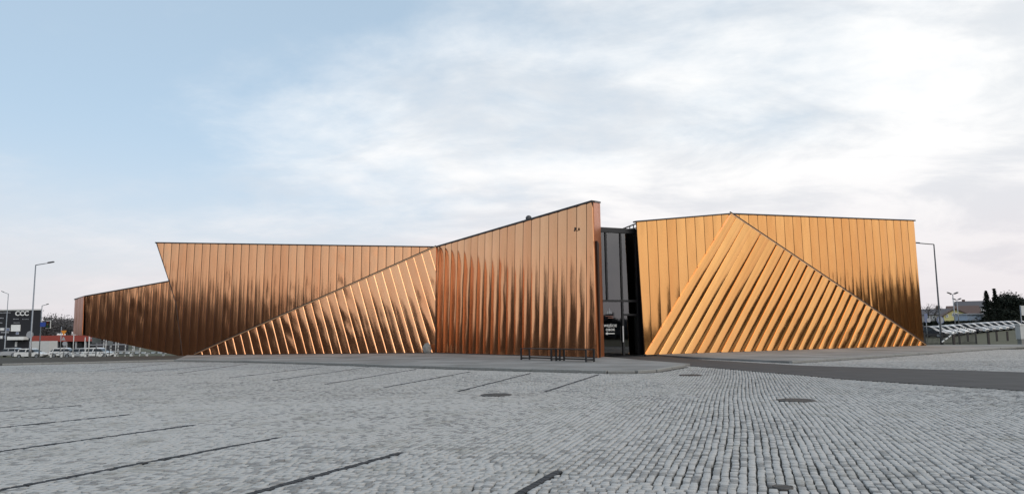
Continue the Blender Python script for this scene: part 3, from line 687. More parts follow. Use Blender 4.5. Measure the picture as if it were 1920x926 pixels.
# ------------------------------------------------------------------ street furniture
def on(px, Y, py=620):
    p = at(px, py, Y); return Vector((p.x, p.y, terr(p.x, p.y) - .05))
def lamp_post(px, Y, ytop, arm_px, arm_y, label, mat, r=.07, group='street lamps'):
    b = on(px, Y); top = at(px, ytop, Y); H = top.z - b.z; root = empty('street_lamp', b); tag(root, label, 'street lamp', group)
    t = at(arm_px, arm_y, Y) - top; d = Vector((t.x, 0, t.z))
    MB().tube([(0, 0, 0), (0, 0, .9), (0, 0, .95), (0, 0, H)], [r * 1.5, r * 1.45, r, r * .6], 10).build('pole', mat, root)
    e = Vector((0, 0, H)); MB().tube([e, e + d * .72], r * .5, 8).build('arm', mat, root)
    f = e + d * .70; g_ = e + d; w = .12
    MB().prism([f + Vector((0, -w, -.02)), g_ + Vector((0, -w * .7, -.02)), g_ + Vector((0, w * .7, -.02)), f + Vector((0, w, -.02))], (0, 0, .09)).build('lamp_head', M['darkgrey'], root)
    return root
lamp_post(59, 58, 497, 93, 491.5, 'tall grey street lamp on the verge left of the building', M['grey'])
lamp_post(76, 100, 573, 88, 570, 'slim grey street lamp behind the traffic light', M['grey'], .08)
lamp_post(11, 130, 551, -2, 546, 'faint grey street lamp rising behind the black shop', M['grey'], .09)
lamp_post(1764, 66, 458, 1725, 455, 'tall dark street lamp right of the building', M['darkgrey'], .085)
def flood_mast(px, Y, ytop, label):
    b = on(px, Y); H = at(px, ytop, Y).z - b.z; root = empty('floodlight_mast', b); tag(root, label, 'floodlight mast', 'floodlight masts of the car park')
    MB().tube([(0, 0, 0), (0, 0, H)], [.09, .06], 8).build('pole', M['grey'], root)
    MB().bar((-.45, 0, H), (.4, 0, H + .08), .06).build('crossbar', M['grey'], root)
    for s in (-1, 1): MB().prism([(s * .25, -.2, H + .02), (s * .75, -.2, H + .22), (s * .75, .2, H + .26), (s * .25, .2, H + .06)], (0, 0, .14)).build('lamp_head', M['black'], root)
flood_mast(1792, 108, 552, 'taller twin headed floodlight mast in front of the yellow house')
flood_mast(1799, 135, 562.5, 'lower twin headed floodlight mast just behind the taller one')
def sign(px, Y, ytop, plates, label, mat=None, name='road_sign', r=.035, lean=0):
    b = on(px, Y); H = at(px, ytop, Y).z - b.z; k = Y / F; root = empty(name, b); tag(root, label, 'road sign')
    MB().tube([(0, 0, 0), (lean, 0, H)], r * max(1, Y / 70), 8).build('post', mat or M['grey'], root)
    for ip, pcs in enumerate(plates):
        shape, cx_, cy, w, h, mt = pcs; c = at(cx_, cy, Y) - b; w *= k; h *= k; y0 = -.06 - .05 * (len(pcs[0]) % 2)
        if shape == 'rect': pb = MB().box((c.x - w / 2, -.13, c.z - h / 2), (c.x + w / 2, -.1, c.z + h / 2))
        elif shape == 'disc': pb = MB().lathe((c.x, -.11 - .035 * ip, c.z), [(w / 2, -.015), (w / 2, .015)], 24, 'y')
        elif shape == 'down': pb = MB().prism([(c.x - w / 2, -.13, c.z + h / 2), (c.x + w / 2, -.13, c.z + h / 2), (c.x, -.13, c.z - h / 2)], (0, .03, 0))
        elif shape == 'up': pb = MB().prism([(c.x - w / 2, -.13, c.z - h / 2), (c.x + w / 2, -.13, c.z - h / 2), (c.x, -.13, c.z + h / 2)], (0, .03, 0))
        pb.build('sign_plate', mt, root)
    return root
M['signback'] = plain('sign_back_grey', (.36, .37, .40), .5); M['signpale'] = plain('sign_pale_grey', (.55, .55, .54), .5)
M['signblue'] = plain('sign_blue', (.03, .07, .33), .5); M['signamber'] = plain('sign_amber', (.75, .27, .03), .5); M['steelblue'] = plain('sign_slate_blue', (.16, .19, .30), .5)
sign(182, 62, 632, [('rect', 182.5, 637, 17, 12, M['signpale'])], 'grey square road sign seen from the back by the white railing')
sign(207, 64, 638, [('disc', 207.5, 642.5, 10, 10, M['signpale'])], 'round pale road sign seen from the back by the white railing')
sign(115, 98, 612, [('down', 120.5, 624, 11, 9, M['signamber']), ('up', 120, 634, 8, 7, M['signback'])], 'amber triangular give way sign above a small triangle')
sign(122, 96, 640, [('disc', 122, 644, 8, 8, M['signback'])], 'small round grey sign below the amber triangle')
sign(58, 96, 620, [('disc', 57, 627, 13, 13, M['signback'])], 'round grey sign beside the tall left lamp')
sign(1762, 68, 594, [('disc', 1762, 600, 14, 14, M['steelblue']), ('disc', 1762, 600.1, 10, 10, M['signback'])], 'round slate blue road sign right of the building', M['signpale'])
sign(1738, 78, 588, [('rect', 1735, 596, 6, 16, M['steelblue']), ('disc', 1740, 600, 8, 8, M['signback'])], 'pair of small grey signs at the right corner of the building')
sign(1917, 62, 572, [('rect', 1918, 582, 10, 18, M['signpale'])], 'white board sign at the right edge of the square')
# traffic light hung from the slim lamp
b = on(76, 99.5); tl = empty('traffic_light', b); tag(tl, 'black traffic light with a white border and a blue sign on an arm', 'traffic light')
c = at(91, 608, 99.5) - b; MB().box((c.x - .33, -.04, c.z - .54), (c.x + .33, 0, c.z + .54)).build('border_plate', M['white'], tl); MB().box((c.x - .25, -.2, c.z - .46), (c.x + .25, -.045, c.z + .46)).build('housing', M['black'], tl)
for k, cc in enumerate(((.12, .01, .01), (.1, .07, .01), (.01, .08, .03))): MB().lathe((c.x, -.22, c.z + .3 - .3 * k), [(.11, -.02), (.11, .02)], 12, 'y').build('lamp', plain('signal_lens', cc, .3), tl)
MB().tube([(0, 0, 0), (0, 0, c.z + .1), (c.x, 0, c.z + .1)], .06).build('mast_arm', M['grey'], tl)
q = at(81, 608, 99.5) - b; MB().box((q.x - .35, -.1, q.z - .3), (q.x + .4, -.06, q.z + .3)).build('sign_plate', M['signblue'], tl)
# white railing
def railing():
    posts = [95.5, 115.4, 137.2, 160, 187, 216, 245.7, 275.7, 306.5]; Ys = [100, 97, 93, 89, 84.5, 80, 76, 72.5, 69]
    b = on(posts[0], Ys[0]); root = empty('road_railing', b); tag(root, 'low white and dark banded railing along the road on the left', 'railing')
    P = [on(x, y) - b for x, y in zip(posts, Ys)]
    T = [at(x, 662 - .006 * (x - 95), y) - b for x, y in zip(posts, Ys)]; Bm = [at(x, 672.5 - .011 * (x - 95), y) - b for x, y in zip(posts, Ys)]
    for p_, t_, q_ in zip(P, T, Bm):
        MB().bar(Vector((t_.x, t_.y, min(q_.z, p_.z) - .05)), t_, .16).build('post', M['white'], root)
        MB().bar(t_ + Vector((-.25, 0, -.05)), t_ + Vector((.25, 0, -.05)), .16, .12).build('post_cap', M['white'], root)
        MB().bar(Vector((t_.x - .25, t_.y, q_.z)), Vector((t_.x + .25, t_.y, q_.z)), .16, .12).build('post_foot', M['white'], root)
    for A in (T, Bm):
        for a, c_ in zip(A, A[1:]):
            for k in range(4):
                s0, s1 = a.lerp(c_, .1 + .2 * k), a.lerp(c_, .1 + .2 * (k + 1)); w_ = k % 2 == 1
                MB().bar(s0, s1, .12 if w_ else .07, .17 if w_ else .09).build('rail_band', M['white'] if w_ else M['darkgrey'], root)
railing()
for px, Y, y0, lab in ((139, 105, 625, 'thin white flag pole before the red roofed shop'), (160.5, 105, 632, 'second thin white pole before the red roofed shop'), (168, 100, 628, 'white pole at the right end of the red roofed shop'), (200, 100, 634, 'white pole under the floating copper wing'), (218.5, 80, 640, 'short thick white pole beside the round sign'), (253, 76, 648, 'short white pole under the dark copper wing')):
    b = on(px, Y); H = at(px, y0, Y).z - b.z; r_ = tag(empty('white_pole', b), lab, 'pole', 'white poles on the left'); MB().tube([(0, 0, 0), (0, 0, H)], .001 * Y * .55, 8).build('shaft', M['signpale'], r_); MB().lathe((0, 0, 0), [(.2, 0), (.2, .06), (.1, .12)], 10).build('foot', M['grey'], r_)

# ------------------------------------------------------------------ far buildings on the left
M['blackwall'] = plain('black_cladding', (.013, .013, .017), .6); M['redroof'] = plain('red_fascia', (.30, .055, .04), .6); M['window'] = plain('dark_window', (.02, .024, .03), .15)
def shop():
    Y = 150; b = on(75, Y); root = empty('shop_building', b); tag(root, 'black shop building with big white lettering at the left edge', 'building')
    zt_ = at(75, 581.5, Y).z - b.z; W_ = 30
    w = MB().prism([(-W_, 0, 0), (0, 0, 0), (-15, 22, 0), (-W_ - 15, 22, 0)], (0, 0, zt_)).build('wall', M['blackwall'], root)
    MB().prism([(-W_ - .1, -.15, zt_), (.15, -.15, zt_), (-14.9, 22.1, zt_), (-W_ - 15, 22.1, zt_)], (0, 0, .25)).build('coping', M['signpale'], root)
    def rel(px, py): q = at(px, py, Y) - b; return q.x, q.z
    x, z = rel(29, 591.5); t_ = text('CCC', 1.33, M['white'], 'lettering', root, (x, -.12, z), RX, .05, .035, 'LEFT', 1.0)
    x0, z0 = rel(21, 621); x1, z1 = rel(39, 608.5); MB().box((x0, -.15, z0), (x1, -.01, z1)).build('banner', M['white'], root)
    for (a, c_, d, e) in ((0, 9, 614, 620), (11, 19, 614.5, 620.5), (0, 6, 629, 635), (8, 12, 629, 634.5), (14, 18, 630, 636), (2, 17, 622, 624), (30, 36, 622, 627), (28, 33, 640, 650)):
        x0, z0 = rel(a, e); x1, z1 = rel(c_, d); f_ = MB().box((x0, -.08, z0), (x1, -.01, z1)).build('window', M['signback'], root); MB().box((x0 + .1, -.11, z0 + .1), (x1 - .1, -.085, z1 - .1)).build('pane', M['white'] if a in (0, 14, 28) else M['steelblue'], f_)
    for (a, c_, d, e) in ((0, 21, 585, 587), (25, 36, 597, 598.6), (42, 55, 597.5, 598.8), (26, 38, 604, 605.4), (0, 8, 595, 597), (0, 5, 604, 606)):
        x0, z0 = rel(a, e); x1, z1 = rel(c_, d); s_ = MB(); n = max(3, int((c_ - a) / 2.2))
        for k in range(n): w_ = (x1 - x0) / n; s_.box((x0 + k * w_, -.06, z0), (x0 + k * w_ + w_ * .62, -.01, z1 - (k % 3) * .02))
        s_.build('small_lettering', M['signback'], root)
    x0, z0 = rel(23, 637); x1, z1 = rel(54, 630.5); MB().box((x0, -1.6, z0), (x1, -.02, z1)).build('canopy', M['white'], root)
shop()
def redshop():
    Y = 136; b = on(62, Y); root = empty('shop_building', b); tag(root, 'long low shop with a red fascia and white rooftop lettering', 'building')
    def rel(px, py): q = at(px, py, Y) - b; return q.x, q.z
    x1, zt_ = rel(168, 628); _, zm = rel(120, 640)
    MB().box((0, 2.0, 0), (x1, 14, zm + .3)).build('wall', M['blackwall'], root)
    MB().box((-.3, 0, zm), (x1, 14, zt_)).build('fascia', M['redroof'], root)
    for k in range(6): x = x1 * (k + .5) / 6; MB().box((x - .12, .3, 0), (x + .12, .54, zm)).build('column', M['signback'], root)
    for k in range(5): x = x1 * (k + .15) / 5; f_ = MB().box((x, 1.92, .3), (x + 1.5, 1.99, 2.0)).build('window', M['darkgrey'], root); MB().box((x + .1, 1.88, .4), (x + 1.4, 1.915, 1.9)).build('pane', M['window'], f_)
    x0, z0 = rel(128, 628); xx, z1 = rel(166, 621.5); s_ = MB(); n = 11
    for k in range(n): w_ = (xx - x0) / n; s_.box((x0 + k * w_, 1, z0), (x0 + k * w_ + w_ * .55, 1.15, z1 - .08 * (k % 3))); s_.box((x0 + k * w_ + w_ * .2, 1, z0 + .25 * (k % 2) + .1), (x0 + k * w_ + w_ * .8, 1.12, z0 + .25 * (k % 2) + .28))
    s_.build('rooftop_lettering', M['white'], root)
    for px in (90, 94, 98, 102): x, z = rel(px, 628); MB().lathe((x, 3, zt_), [(.22, 0), (.22, .25), (.08, .4)], 8).build('roof_vent', M['white'], root)
redshop()
def slatfence():
    Y = 112; b = on(168, Y); root = empty('slatted_fence', b); tag(root, 'white slatted fence under the floating copper wing', 'fence')
    L_ = at(262, 650, Y).x - b.x
    for k in range(6): MB().box((0, -.03, .3 + k * .5), (L_, .03, .3 + k * .5 + .12)).build('slat', M['signback'] if k % 2 else M['darkgrey'], root)
    for k in range(8): MB().box((k * L_ / 7 - .06, .035, 0), (k * L_ / 7 + .06, .15, 3.1)).build('post', M['signpale'], root)
slatfence()

# ------------------------------------------------------------------ cars
def carpaint(name, c): 
    mt = plain(name, c, .25, 0, .03); mt.node_tree.nodes['Principled BSDF'].inputs['Coat Weight'].default_value = .6; return mt
PAINT = {'white': carpaint('paint_white', (.75, .75, .75)), 'silver': carpaint('paint_silver', (.42, .43, .45)), 'dark': carpaint('paint_dark', (.035, .037, .045)), 'blue': carpaint('paint_blue', (.05, .08, .2)), 'red': carpaint('paint_red', (.3, .03, .03))}
def make_car():
    root = empty('parked_car'); W_ = .86
    def loft(prof, w0, w1=None):
        b = MB(); n = len(prof); secs = ((-1, .90), (-.93, 1), (.93, 1), (1, .90)); zc_ = sum(p_[1] for p_ in prof) / n
        for s, q in secs:
            for x, z in prof: ww = w0 if w1 is None else w0 + (w1 - w0) * (z - prof[0][1]) / (max(p_[1] for p_ in prof) - prof[0][1]); b.v.append((x * (1 if q == 1 else .985), s * ww, zc_ + (z - zc_) * (1 if q == 1 else .93)))
        for k in range(3):
            for j in range(n): b.f.append((k * n + j, k * n + (j + 1) % n, (k + 1) * n + (j + 1) % n, (k + 1) * n + j)); b.sm.append(False)
        b.f.append(tuple(range(n - 1, -1, -1))); b.f.append(tuple(3 * n + j for j in range(n))); b.sm += [False, False]
        return b
    loft([(-2.08, .28), (2.05, .28), (2.15, .5), (2.1, .68), (1.15, .92), (-2.0, .95), (-2.15, .75), (-2.15, .45)], W_).build('body', PAINT['white'], root)
    loft([(-2.02, .93), (1.12, .90), (.42, 1.38), (-1.45, 1.40)], .80, .62).build('glasshouse', M['carglass'], root)
    loft([(-1.6, 1.31), (.56, 1.30), (.25, 1.46), (-.6, 1.49), (-1.35, 1.45)], .67).build('roof_panel', PAINT['white'], root)
    for s in (-1, 1):
        for xp in (-.42, -1.5): MB().bar((xp, s * .79, .93), (xp + .04, s * .655, 1.34), .07, .16).build('pillar', PAINT['white'], root)
        MB().box((2.0, s * .6 - .16, .56), (2.13, s * .6 + .16, .68)).build('headlight', M['signpale'], root)
        MB().box((-2.17, s * .62 - .14, .68), (-2.08, s * .62 + .14, .86)).build('taillight', M['redroof'], root)
        MB().box((.62, s * .86 - .02, .93), (.82, s * .86 + .14 * s, 1.05)).build('wing_mirror', M['black'], root)
        for x in (-1.3, 1.32):
            wh = MB().lathe((x, s * .78, .32), [(.32, -.1), (.34, -.06), (.34, .06), (.32, .1)], 16, 'y').build('wheel', M['tyre'], root)
            MB().lathe((x, s * .80, .32), [(.2, -.09), (.21, .09)], 12, 'y').build('rim', M['grey'], wh)
    MB().box((2.1, -.5, .34), (2.17, .5, .5)).build('grille', M['black'], root)
    return root
proto = make_car(); first = True
def place_car(x, y, rz, paint, label, group):
    global first
    o = proto if first else copy_tree(proto); first = False
    o.location = (x, y, terr(x, y) - .05); o.rotation_euler.z = rz; tag(o, label, 'car', group)
    for ch in o.children:
        if ch.name.split('.')[0] in ('body', 'roof_panel', 'pillar'): ch.material_slots[0].link = 'OBJECT'; ch.material_slots[0].material = PAINT[paint]
cols_r = ['dark', 'white', 'silver', 'white', 'white', 'dark', 'white', 'silver', 'white', 'white', 'silver', 'white', 'white', 'dark']
ordn = ['first', 'second', 'third', 'fourth', 'fifth', 'sixth', 'seventh', 'eighth', 'ninth', 'tenth', 'eleventh', 'twelfth', 'thirteenth', 'last']
for k, cc in enumerate(cols_r):
    px = 1742 + k * 13.2; Y = 96 + k * 2.3; p = at(px, 615, Y)
    place_car(p.x, p.y, math.radians(-48), cc, f'{cc} parked car, {ordn[k]} from the copper building in the right hand row', 'cars parked in a row on the right')
for px, Y, rz, cc, lab in ((60, 110, 0, 'white', 'white car on the road in front of the black shop'), (124, 112, .1, 'white', 'white car in front of the red roofed shop'), (150, 108, 3.1, 'silver', 'silver car right of the white car before the red roofed shop'), (186, 104, 0, 'white', 'white car behind the grey square sign'), (18, 118, 3.1, 'silver', 'silver car parked at the far left before the black shop')):
    p = at(px, 650, Y); place_car(p.x, p.y, rz, cc, lab, 'cars on the left road')
b = on(83, 116); bx = empty('cargo_trailer', b); tag(bx, 'grey box trailer right of the white car before the black shop', 'trailer')
MB().box((-1.6, -1, .5), (1.6, 1, 2.5)).build('cargo_box', M['signpale'], bx); MB().box((-1.7, -.9, .35), (1.7, .9, .497)).build('chassis', M['black'], bx)
for x in (-.9, .9):
    for s in (-1, 1): MB().lathe((x, s * .9, .32), [(.32, -.1), (.32, .1)], 14, 'y').build('wheel', M['tyre'], bx)
p = at(1921, 620, 60); vb = empty('utility_cabinet', (p.x, p.y, terr(p.x, p.y))); tag(vb, 'pale utility cabinet at the right edge of the square', 'cabinet')
MB().box((-.55, -.3, .45), (.6, .3, 1.6)).build('housing', M['signpale'], vb); MB().box((-.5, -.25, 0), (.55, .25, .447)).build('plinth', M['kerb'], vb); MB().box((-.6, -.35, 1.602), (.65, .35, 1.68)).build('lid', M['white'], vb)

# ------------------------------------------------------------------ fence, posts and boom on the right
def barfence():
    a, c_ = on(1733, 64), on(1829, 66); root = empty('metal_fence', a); tag(root, 'dark metal bar fence at the right corner of the building', 'fence'); L_ = c_ - a; H = 1.0
    for z in (.12, .95): MB().bar(Vector((0, 0, z)), L_ + Vector((0, 0, z)), .04, .05).build('rail', M['black'], root)
    n = 42
    for k in range(n + 1):
        q = L_ * k / n; po = k % 14 == 0
        MB().bar(q, q + Vector((0, 0, 1.1 if po else .93)), .09 if po else .026).build('post' if po else 'bar', M['black'], root)
barfence()
for px, y0, y1, lab in ((1787, 627, 651, 'left dark post at the edge of the right pavement'), (1852, 624, 649, 'middle dark post at the edge of the right pavement'), (1888, 622, 636, 'small dark post in the grass left of the cabinet'), (1868, 622, 638, 'thin dark post in the grass between two thicker posts'), (1814, 624, 640, 'dark post standing behind the metal fence')):
    Y = 58.5 if y1 > 645 else 75; b = on(px, Y); H = max(.8, at(px, y0, Y).z - b.z); r_ = tag(empty('fence_post', b), lab, 'post', 'dark posts on the right')
    MB().box((-.07, -.07, 0), (.07, .07, H)).build('shaft', M['coping'], r_); MB().box((-.09, -.09, H), (.09, .09, H + .05)).build('cap', M['coping'], r_)
def boom(a, c_, label):
    root = empty('striped_pole', a); tag(root, label, 'barrier pole', 'striped poles of the open barrier'); n = 12; d = c_ - a
    for k in range(n): MB().bar(d * (k // 2 * 2 + (0 if k % 2 == 0 else 1.35)) / n, d * (k // 2 * 2 + (1.35 if k % 2 == 0 else 2)) / n, .085 if k % 2 else .09).build('stripe', M['white'] if k % 2 == 0 else M['darkgrey'], root)
boom(at(1766, 641, 62.8), at(1804, 613, 62.8), 'striped pole rising from the fence foot to the right'); boom(at(1804.8, 613, 62.8), at(1827, 622.5, 62.8), 'short striped pole sloping down to the right')

# ------------------------------------------------------------------ far houses on the right
M['yellow'] = plain('yellow_render', (.62, .55, .25), .8); M['brownroof'] = plain('brown_tiles', (.10, .06, .05), .8, 0, .3, 6, .5); M['greyroof'] = plain('grey_tiles', (.085, .08, .09), .8, 0, .3, 6, .5); M['palewall'] = plain('pale_render', (.35, .33, .33), .8); M['paleblue'] = plain('pale_blue_sheet', (.38, .45, .55), .5)
def gable_house(x0px, x1px, apx, eave_y, ridge_y, Y, depth, wall, roof, label, windows, chim=None, ridge_along=False):
    b = on((x0px + x1px) / 2, Y); root = empty('house', b, -.45); tag(root, label, 'house')
    rel = lambda px, py: ((at(px, py, Y) - b).x, (at(px, py, Y) - b).z)
    xa, ze = rel(x0px, eave_y); xb, _ = rel(x1px, eave_y); xm, zr = rel(apx, ridge_y); o = .5
    if ridge_along:
        MB().box((xa, 0, 0), (xb, depth, ze)).build('wall', wall, root)
        rf = MB(); rf.prism([(xa - o, -o, ze), (xa - o, depth / 2, zr), (xa - o, depth + o, ze)], (xb - xa + 2 * o, 0, 0)); rfo = rf.build('roof', roof, root)
    else:
        MB().prism([(xa, 0, 0), (xb, 0, 0), (xb, 0, ze), (xm, 0, zr - .12), (xa, 0, ze)], (0, depth, 0)).build('wall', wall, root)
        rf = MB(); th = .25; k1 = (zr - ze) / (xm - xa); k2 = (zr - ze) / (xb - xm)
        rf.prism([(xa - o, -o, ze - o * k1), (xm, -o, zr), (xm, -o, zr + th), (xa - o, -o, ze - o * k1 + th)], (0, depth + 2 * o, 0)); rf.prism([(xm, -o, zr), (xb + o, -o, ze - o * k2), (xb + o, -o, ze - o * k2 + th), (xm, -o, zr + th)], (0, depth + 2 * o, 0)); rfo = rf.build('roof', roof, root)
    for (px, py, w, h) in windows:
        x, z = rel(px, py); w *= Y / F; h *= Y / F; f_ = MB().box((x - w / 2, -.1, z - h / 2), (x + w / 2, -.01, z + h / 2)).build('window', M['white'], root); MB().box((x - w / 2 + .15, -.13, z - h / 2 + .15), (x - .06, -.105, z + h / 2 - .15)).build('pane', M['window'], f_); MB().box((x + .06, -.13, z - h / 2 + .15), (x + w / 2 - .15, -.105, z + h / 2 - .15)).build('pane', M['window'], f_)
    if chim: x, z = rel(*chim); MB().box((x - .5, depth / 2 - .4, ze), (x + .5, depth / 2 + .4, z)).build('chimney', M['brownroof'], rfo)
gable_house(1772, 1815, 1790, 592, 579, 200, 12, M['yellow'], M['brownroof'], 'yellow gabled house with a brown roof behind the hedge', [(1790.5, 590, 8, 6.5), (1778, 592, 4, 6)])
gable_house(1731, 1784, 1758, 590, 578, 215, 12, M['palewall'], M['greyroof'], 'long low house with a dull dark roof left of the yellow house', [(1742, 594, 6, 5), (1752, 595, 6, 5)], (1761, 572), True)
gable_house(1786, 1834, 1810, 589, 572, 235, 14, M['palewall'], M['brownroof'], 'house with a wide red brown roof behind the yellow house', [], None, True)
gable_house(1802, 1856, 1826, 577, 563, 270, 16, M['palewall'], M['greyroof'], 'tall far house with a grey roof left of the spruces', [(1838, 580, 6, 5)], (1813, 560), True)
def shed():
    Y = 165; b = on(1828, Y); root = empty('shed', b); tag(root, 'pale blue sheet metal shed right of the yellow house', 'shed'); rel = lambda px, py: ((at(px, py, Y) - b).x, (at(px, py, Y) - b).z)
    xa, z0 = rel(1814, 600); xb, z1 = rel(1843, 589.5); MB().box((xa, 0, 0), (xb, 5, z1)).build('wall', M['paleblue'], root)
    MB().prism([(xa - .3, -.3, z1), (xa - .3, 5.3, z1), (xa - .3, 5.3, z1 + .2), (xa - .3, -.3, z1 + .3)], (xb - xa + .6, 0, 0)).build('roof', M['signback'], root)
    MB().box((xa + 1, -.05, 0), (xa + 2.2, -.01, 2.1)).build('door', M['signback'], root)
shed()

# ------------------------------------------------------------------ vegetation
def folmat(name, c1, c2):
    mt, t, b = newmat(name); N = t.nodes.new; L = t.links.new; tcn = N('ShaderNodeTexCoord'); n = N('ShaderNodeTexNoise'); n.inputs['Scale'].default_value = 1.2; n.inputs['Detail'].default_value = 4; L(tcn.outputs['Object'], n.inputs['Vector'])
    mr = N('ShaderNodeMapRange'); L(n.outputs[0], mr.inputs[0]); mr.inputs[1].default_value = .35; mr.inputs[2].default_value = .65
    mx = N('ShaderNodeMix'); mx.data_type = 'RGBA'; L(mr.outputs[0], mx.inputs[0]); mx.inputs[6].default_value = (*c1, 1); mx.inputs[7].default_value = (*c2, 1); L(mx.outputs[2], b.inputs['Base Color']); b.inputs['Roughness'].default_value = .9; b.inputs['Specular IOR Level'].default_value = .15; return mt
M['spruce'] = folmat('spruce_needles', (.010, .014, .012), (.022, .028, .02)); M['bark'] = plain('bark', (.045, .038, .032), .9); M['twig'] = plain('bare_twigs', (.06, .05, .045), .9); M['hedge'] = folmat('hedge_leaves', (.012, .015, .012), (.025, .03, .02)); M['wood'] = folmat('hazed_bare_wood', (.095, .09, .095), (.14, .13, .13)); M['darkwood'] = folmat('dark_wood', (.062, .062, .07), (.09, .088, .094))  # distance haze is mixed into the pale greys of the bare wood
def leafquads(pts, size, rng, flat=0.0):
    n = len(pts); a = rng.normal(0, 1, (n, 3)); a /= np.linalg.norm(a, axis=1)[:, None]; b = np.cross(a, rng.normal(0, 1, (n, 3))); b /= np.linalg.norm(b, axis=1)[:, None]
    if flat: a[:, 2] *= 1 - flat; b[:, 2] *= 1 - flat
    s = size * rng.uniform(.5, 1.3, (n, 1)); v = np.stack([pts - a * s - b * s * .5, pts + a * s - b * s * .5, pts + a * s * .8 + b * s * .5, pts - a * s * .8 + b * s * .5], 1).reshape(-1, 3)
    f = np.arange(n * 4).reshape(-1, 4); return v, f
def leafmesh(name, v, f, mat, parent=None):
    me = bpy.data.meshes.new(name); me.from_pydata(v.tolist(), [], f.tolist()); me.update(); return link(name, me, parent, mat)
def spruce(px, Y, ytop, rad, label, seed, name='spruce_tree'):
    b = on(px, Y); H = at(px, ytop, Y).z - b.z; rng = np.random.default_rng(seed); root = empty(name, b); tag(root, label, 'tree', 'evergreens on the right')
    MB().tube([(0, 0, 0), (0, 0, H * .97)], [.22, .03], 8).build('trunk', M['bark'], root); P = []
    z = H * .06
    while z < H * .99:
        r = rad * (1 - z / H) ** 1.05 * rng.uniform(.7, 1.2) + .03
        for k in range(9):
            an = rng.uniform(0, 6.28); L_ = r * rng.uniform(.7, 1.15); t = rng.random(26) ** .7
            P.append(np.c_[np.cos(an) * L_ * t, np.sin(an) * L_ * t, z - .25 * L_ * t + .12 * L_ * t * t] + rng.normal(0, .07, (26, 3)))
        z += H * .035
    v, f = leafquads(np.concatenate(P), .15, rng, .4); leafmesh('crown', v, f, M['spruce'], root)
spruce(1855, 150, 544, 2.6, 'dark pointed spruce left of its taller neighbour', 1); spruce(1871, 152, 540, 2.5, 'tallest dark pointed spruce behind the parked cars', 2)
def pine(px, Y, ytop, rad, label, seed, mat='spruce'):
    b = on(px, Y); H = at(px, ytop, Y).z - b.z; rng = np.random.default_rng(seed); root = empty('pine_tree', b); tag(root, label, 'tree', 'evergreens on the right')
    tr = MB().tube([(0, 0, 0), (.15, 0, H * .5), (0, 0, H * .92)], [.25, .18, .05], 8); P = []
    for k in range(26):
        z = H * rng.uniform(.15, .97); an = rng.uniform(0, 6.28); r = rad * rng.uniform(.2, 1) * (1.05 - .55 * z / H); c = np.array([math.cos(an) * r, math.sin(an) * r, z]); tr.tube([(0, 0, z * .92), tuple(c)], [.06, .02], 5)
        P.append(c + rng.normal(0, 1, (110, 3)) * np.array([.75, .75, .4]))
    tr.build('trunk', M['bark'], root); v, f = leafquads(np.concatenate(P), .2, rng); leafmesh('crown', v, f, M[mat], root)
pine(1888, 156, 556, 2.2, 'ragged dark pine right of the two spruces', 3); pine(1898, 158, 551, 2.4, 'taller ragged pine in the dark group', 4); pine(1908, 162, 560, 2.4, 'low dark pine second from the right edge', 5); pine(1921, 165, 562, 2.6, 'dark pine cut by the right edge', 6); pine(1879, 160, 566, 2.4, 'low dark pine filling the gap beside the taller spruce', 7)
def hedge():
    a, c_ = on(1738, 150), on(1850, 150); rng = np.random.default_rng(5); H = at(1790, 602, 150).z - a.z; root = empty('hedge', a); tag(root, 'long dark clipped hedge in front of the yellow house', 'hedge'); L_ = c_.x - a.x
    n = 5200; P = np.c_[rng.uniform(0, L_, n), rng.uniform(0, 1.4, n), rng.uniform(.05, 1, n) ** .8 * H * (1 + .04 * np.sin(rng.uniform(0, 60, n)))]; v, f = leafquads(P, .17, rng); leafmesh('foliage', v, f, M['hedge'], root)
    st = MB(); [st.tube([(x, .7, 0), (x + .1, .7, H * .8)], .04, 5) for x in np.linspace(.3, L_ - .3, 14)]; st.build('stem', M['bark'], root)
hedge()
def bare_tree(px, Y, ytop, label, seed, group):
    b = on(px, Y); H = at(px, ytop, Y).z - b.z; rng = random.Random(seed); root = empty('bare_tree', b); tag(root, label, 'tree', group); tr = MB(); tw = MB()
    tr.tube([(0, 0, 0), (rng.uniform(-.2, .2), 0, H * .4)], [.22, .15], 7)
    def grow(p, d, L_, r, lv):
        e = p + d * L_; (tr if lv < 2 else tw).tube([p, p.lerp(e, .5) + Vector((rng.gauss(0, .05), 0, rng.gauss(0, .05))) * L_, e], [r, r * .8, r * .55], 5 if lv < 2 else 3, False)
        if lv >= 4: return
        for _ in range(3 if lv else 5):
            nd = (d + Vector((rng.gauss(0, .5), rng.gauss(0, .5), rng.gauss(.12, .3)))).normalized(); grow(p.lerp(e, rng.uniform(.5, 1)), nd, L_ * rng.uniform(.55, .8), r * .55, lv + 1)
    grow(Vector((0, 0, H * .33)), Z1, H * .27, .14, 0); tr.build('trunk', M['bark'], root); tw.build('crown', M['twig'], root)
bare_tree(1743, 190, 563, 'bare winter tree at the right corner of the building', 1, 'bare trees on the right'); bare_tree(1755, 205, 566, 'second bare winter tree behind the dull dark roof', 2, 'bare trees on the right'); bare_tree(1918, 200, 546, 'bare brown tree at the right edge behind the pines', 3, 'bare trees on the right')
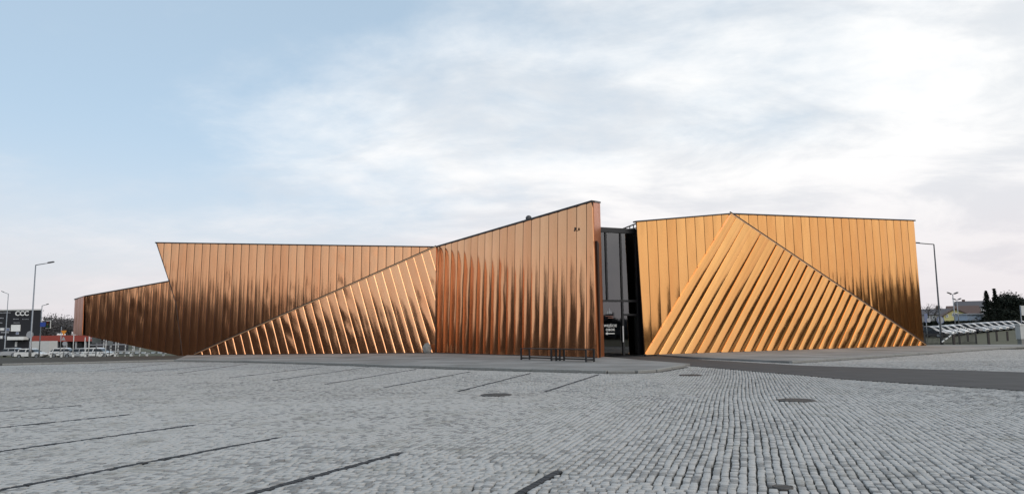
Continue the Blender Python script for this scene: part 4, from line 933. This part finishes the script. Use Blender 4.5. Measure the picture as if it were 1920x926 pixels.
def wood(name, spots, mat, label, seed, leaf, per):
    rng = np.random.default_rng(seed); P = []; 
    for x, y, h, r in spots:
        z0 = terr(x, y); k = 9
        for _ in range(k):
            c = np.array([x + rng.normal(0, r * .5), y + rng.normal(0, r * .5), z0 + h * rng.uniform(.15, .82)]); P.append(c + rng.normal(0, 1, (per, 3)) * np.array([r * .38, r * .38, h * .12]))
    v, f = leafquads(np.concatenate(P), leaf, rng); o = leafmesh(name, v, f, mat); tag(o, label, kind='stuff'); return o
rr = random.Random(4); sp = []
for px in np.arange(70, 200, 4.5):
    top = 596 + 5 * math.sin(px * .11) + rr.uniform(-4, 5) + (6 if px < 88 else 0); Y = 300 + rr.uniform(-25, 25); p = at(px, top, Y); sp.append((p.x, p.y, p.z + 1.0, 5))
wood('far_wood', sp, M['wood'], 'hazy bare wood on the hill behind the red roofed shop', 1, .32, 240)
sp = []
for px in np.arange(1730, 1960, 6): Y = 330 + rr.uniform(-20, 20); p = at(px, 588 + rr.uniform(-5, 5) - (14 if px > 1890 else 0), Y); sp.append((p.x, p.y, p.z, 5))
wood('far_wood', sp, M['wood'], 'bare wood on the horizon behind the right hand houses', 2, .32, 200)
# unseen wood belt around the square, heights and gaps shaped for the copper reflections
def ring(az0, az1, h0, h1, R=95, seed=0, step=2.2, cx=2, cy=46):
    rr = random.Random(seed); o = []
    n = max(2, int(abs(az1 - az0) / step))
    for k in range(n):
        t = k / (n - 1); az = math.radians(az0 + (az1 - az0) * t); r = R + rr.uniform(-8, 10); h = (h0 + (h1 - h0) * t) * rr.uniform(.75, 1.2)
        o.append((cx + r * math.sin(az), cy + r * math.cos(az), h, 4.2)); o.append((cx + (r + 4) * math.sin(az), cy + (r + 4) * math.cos(az), h * .55, 5))
    return o
sp = ring(-84, -93, 15, 14, seed=1) + ring(-93, -103, 4, 4, seed=11) + ring(-103, -150, 11.5, 16, seed=12) + ring(-150, -215, 18, 17, 120, seed=2) + ring(-64, -74, 2.5, 3.5, seed=3) + ring(-74, -85, 5, 14, seed=7) + ring(80, 101, 10.5, 8.5, seed=4) + ring(101, 140, 3, 3.5, seed=5) + ring(140, 150, 6, 14, 110, seed=6)
wood('far_wood', sp, M['darkwood'], 'unseen dark wood shaped for the reflections in the copper', 3, .9, 60)
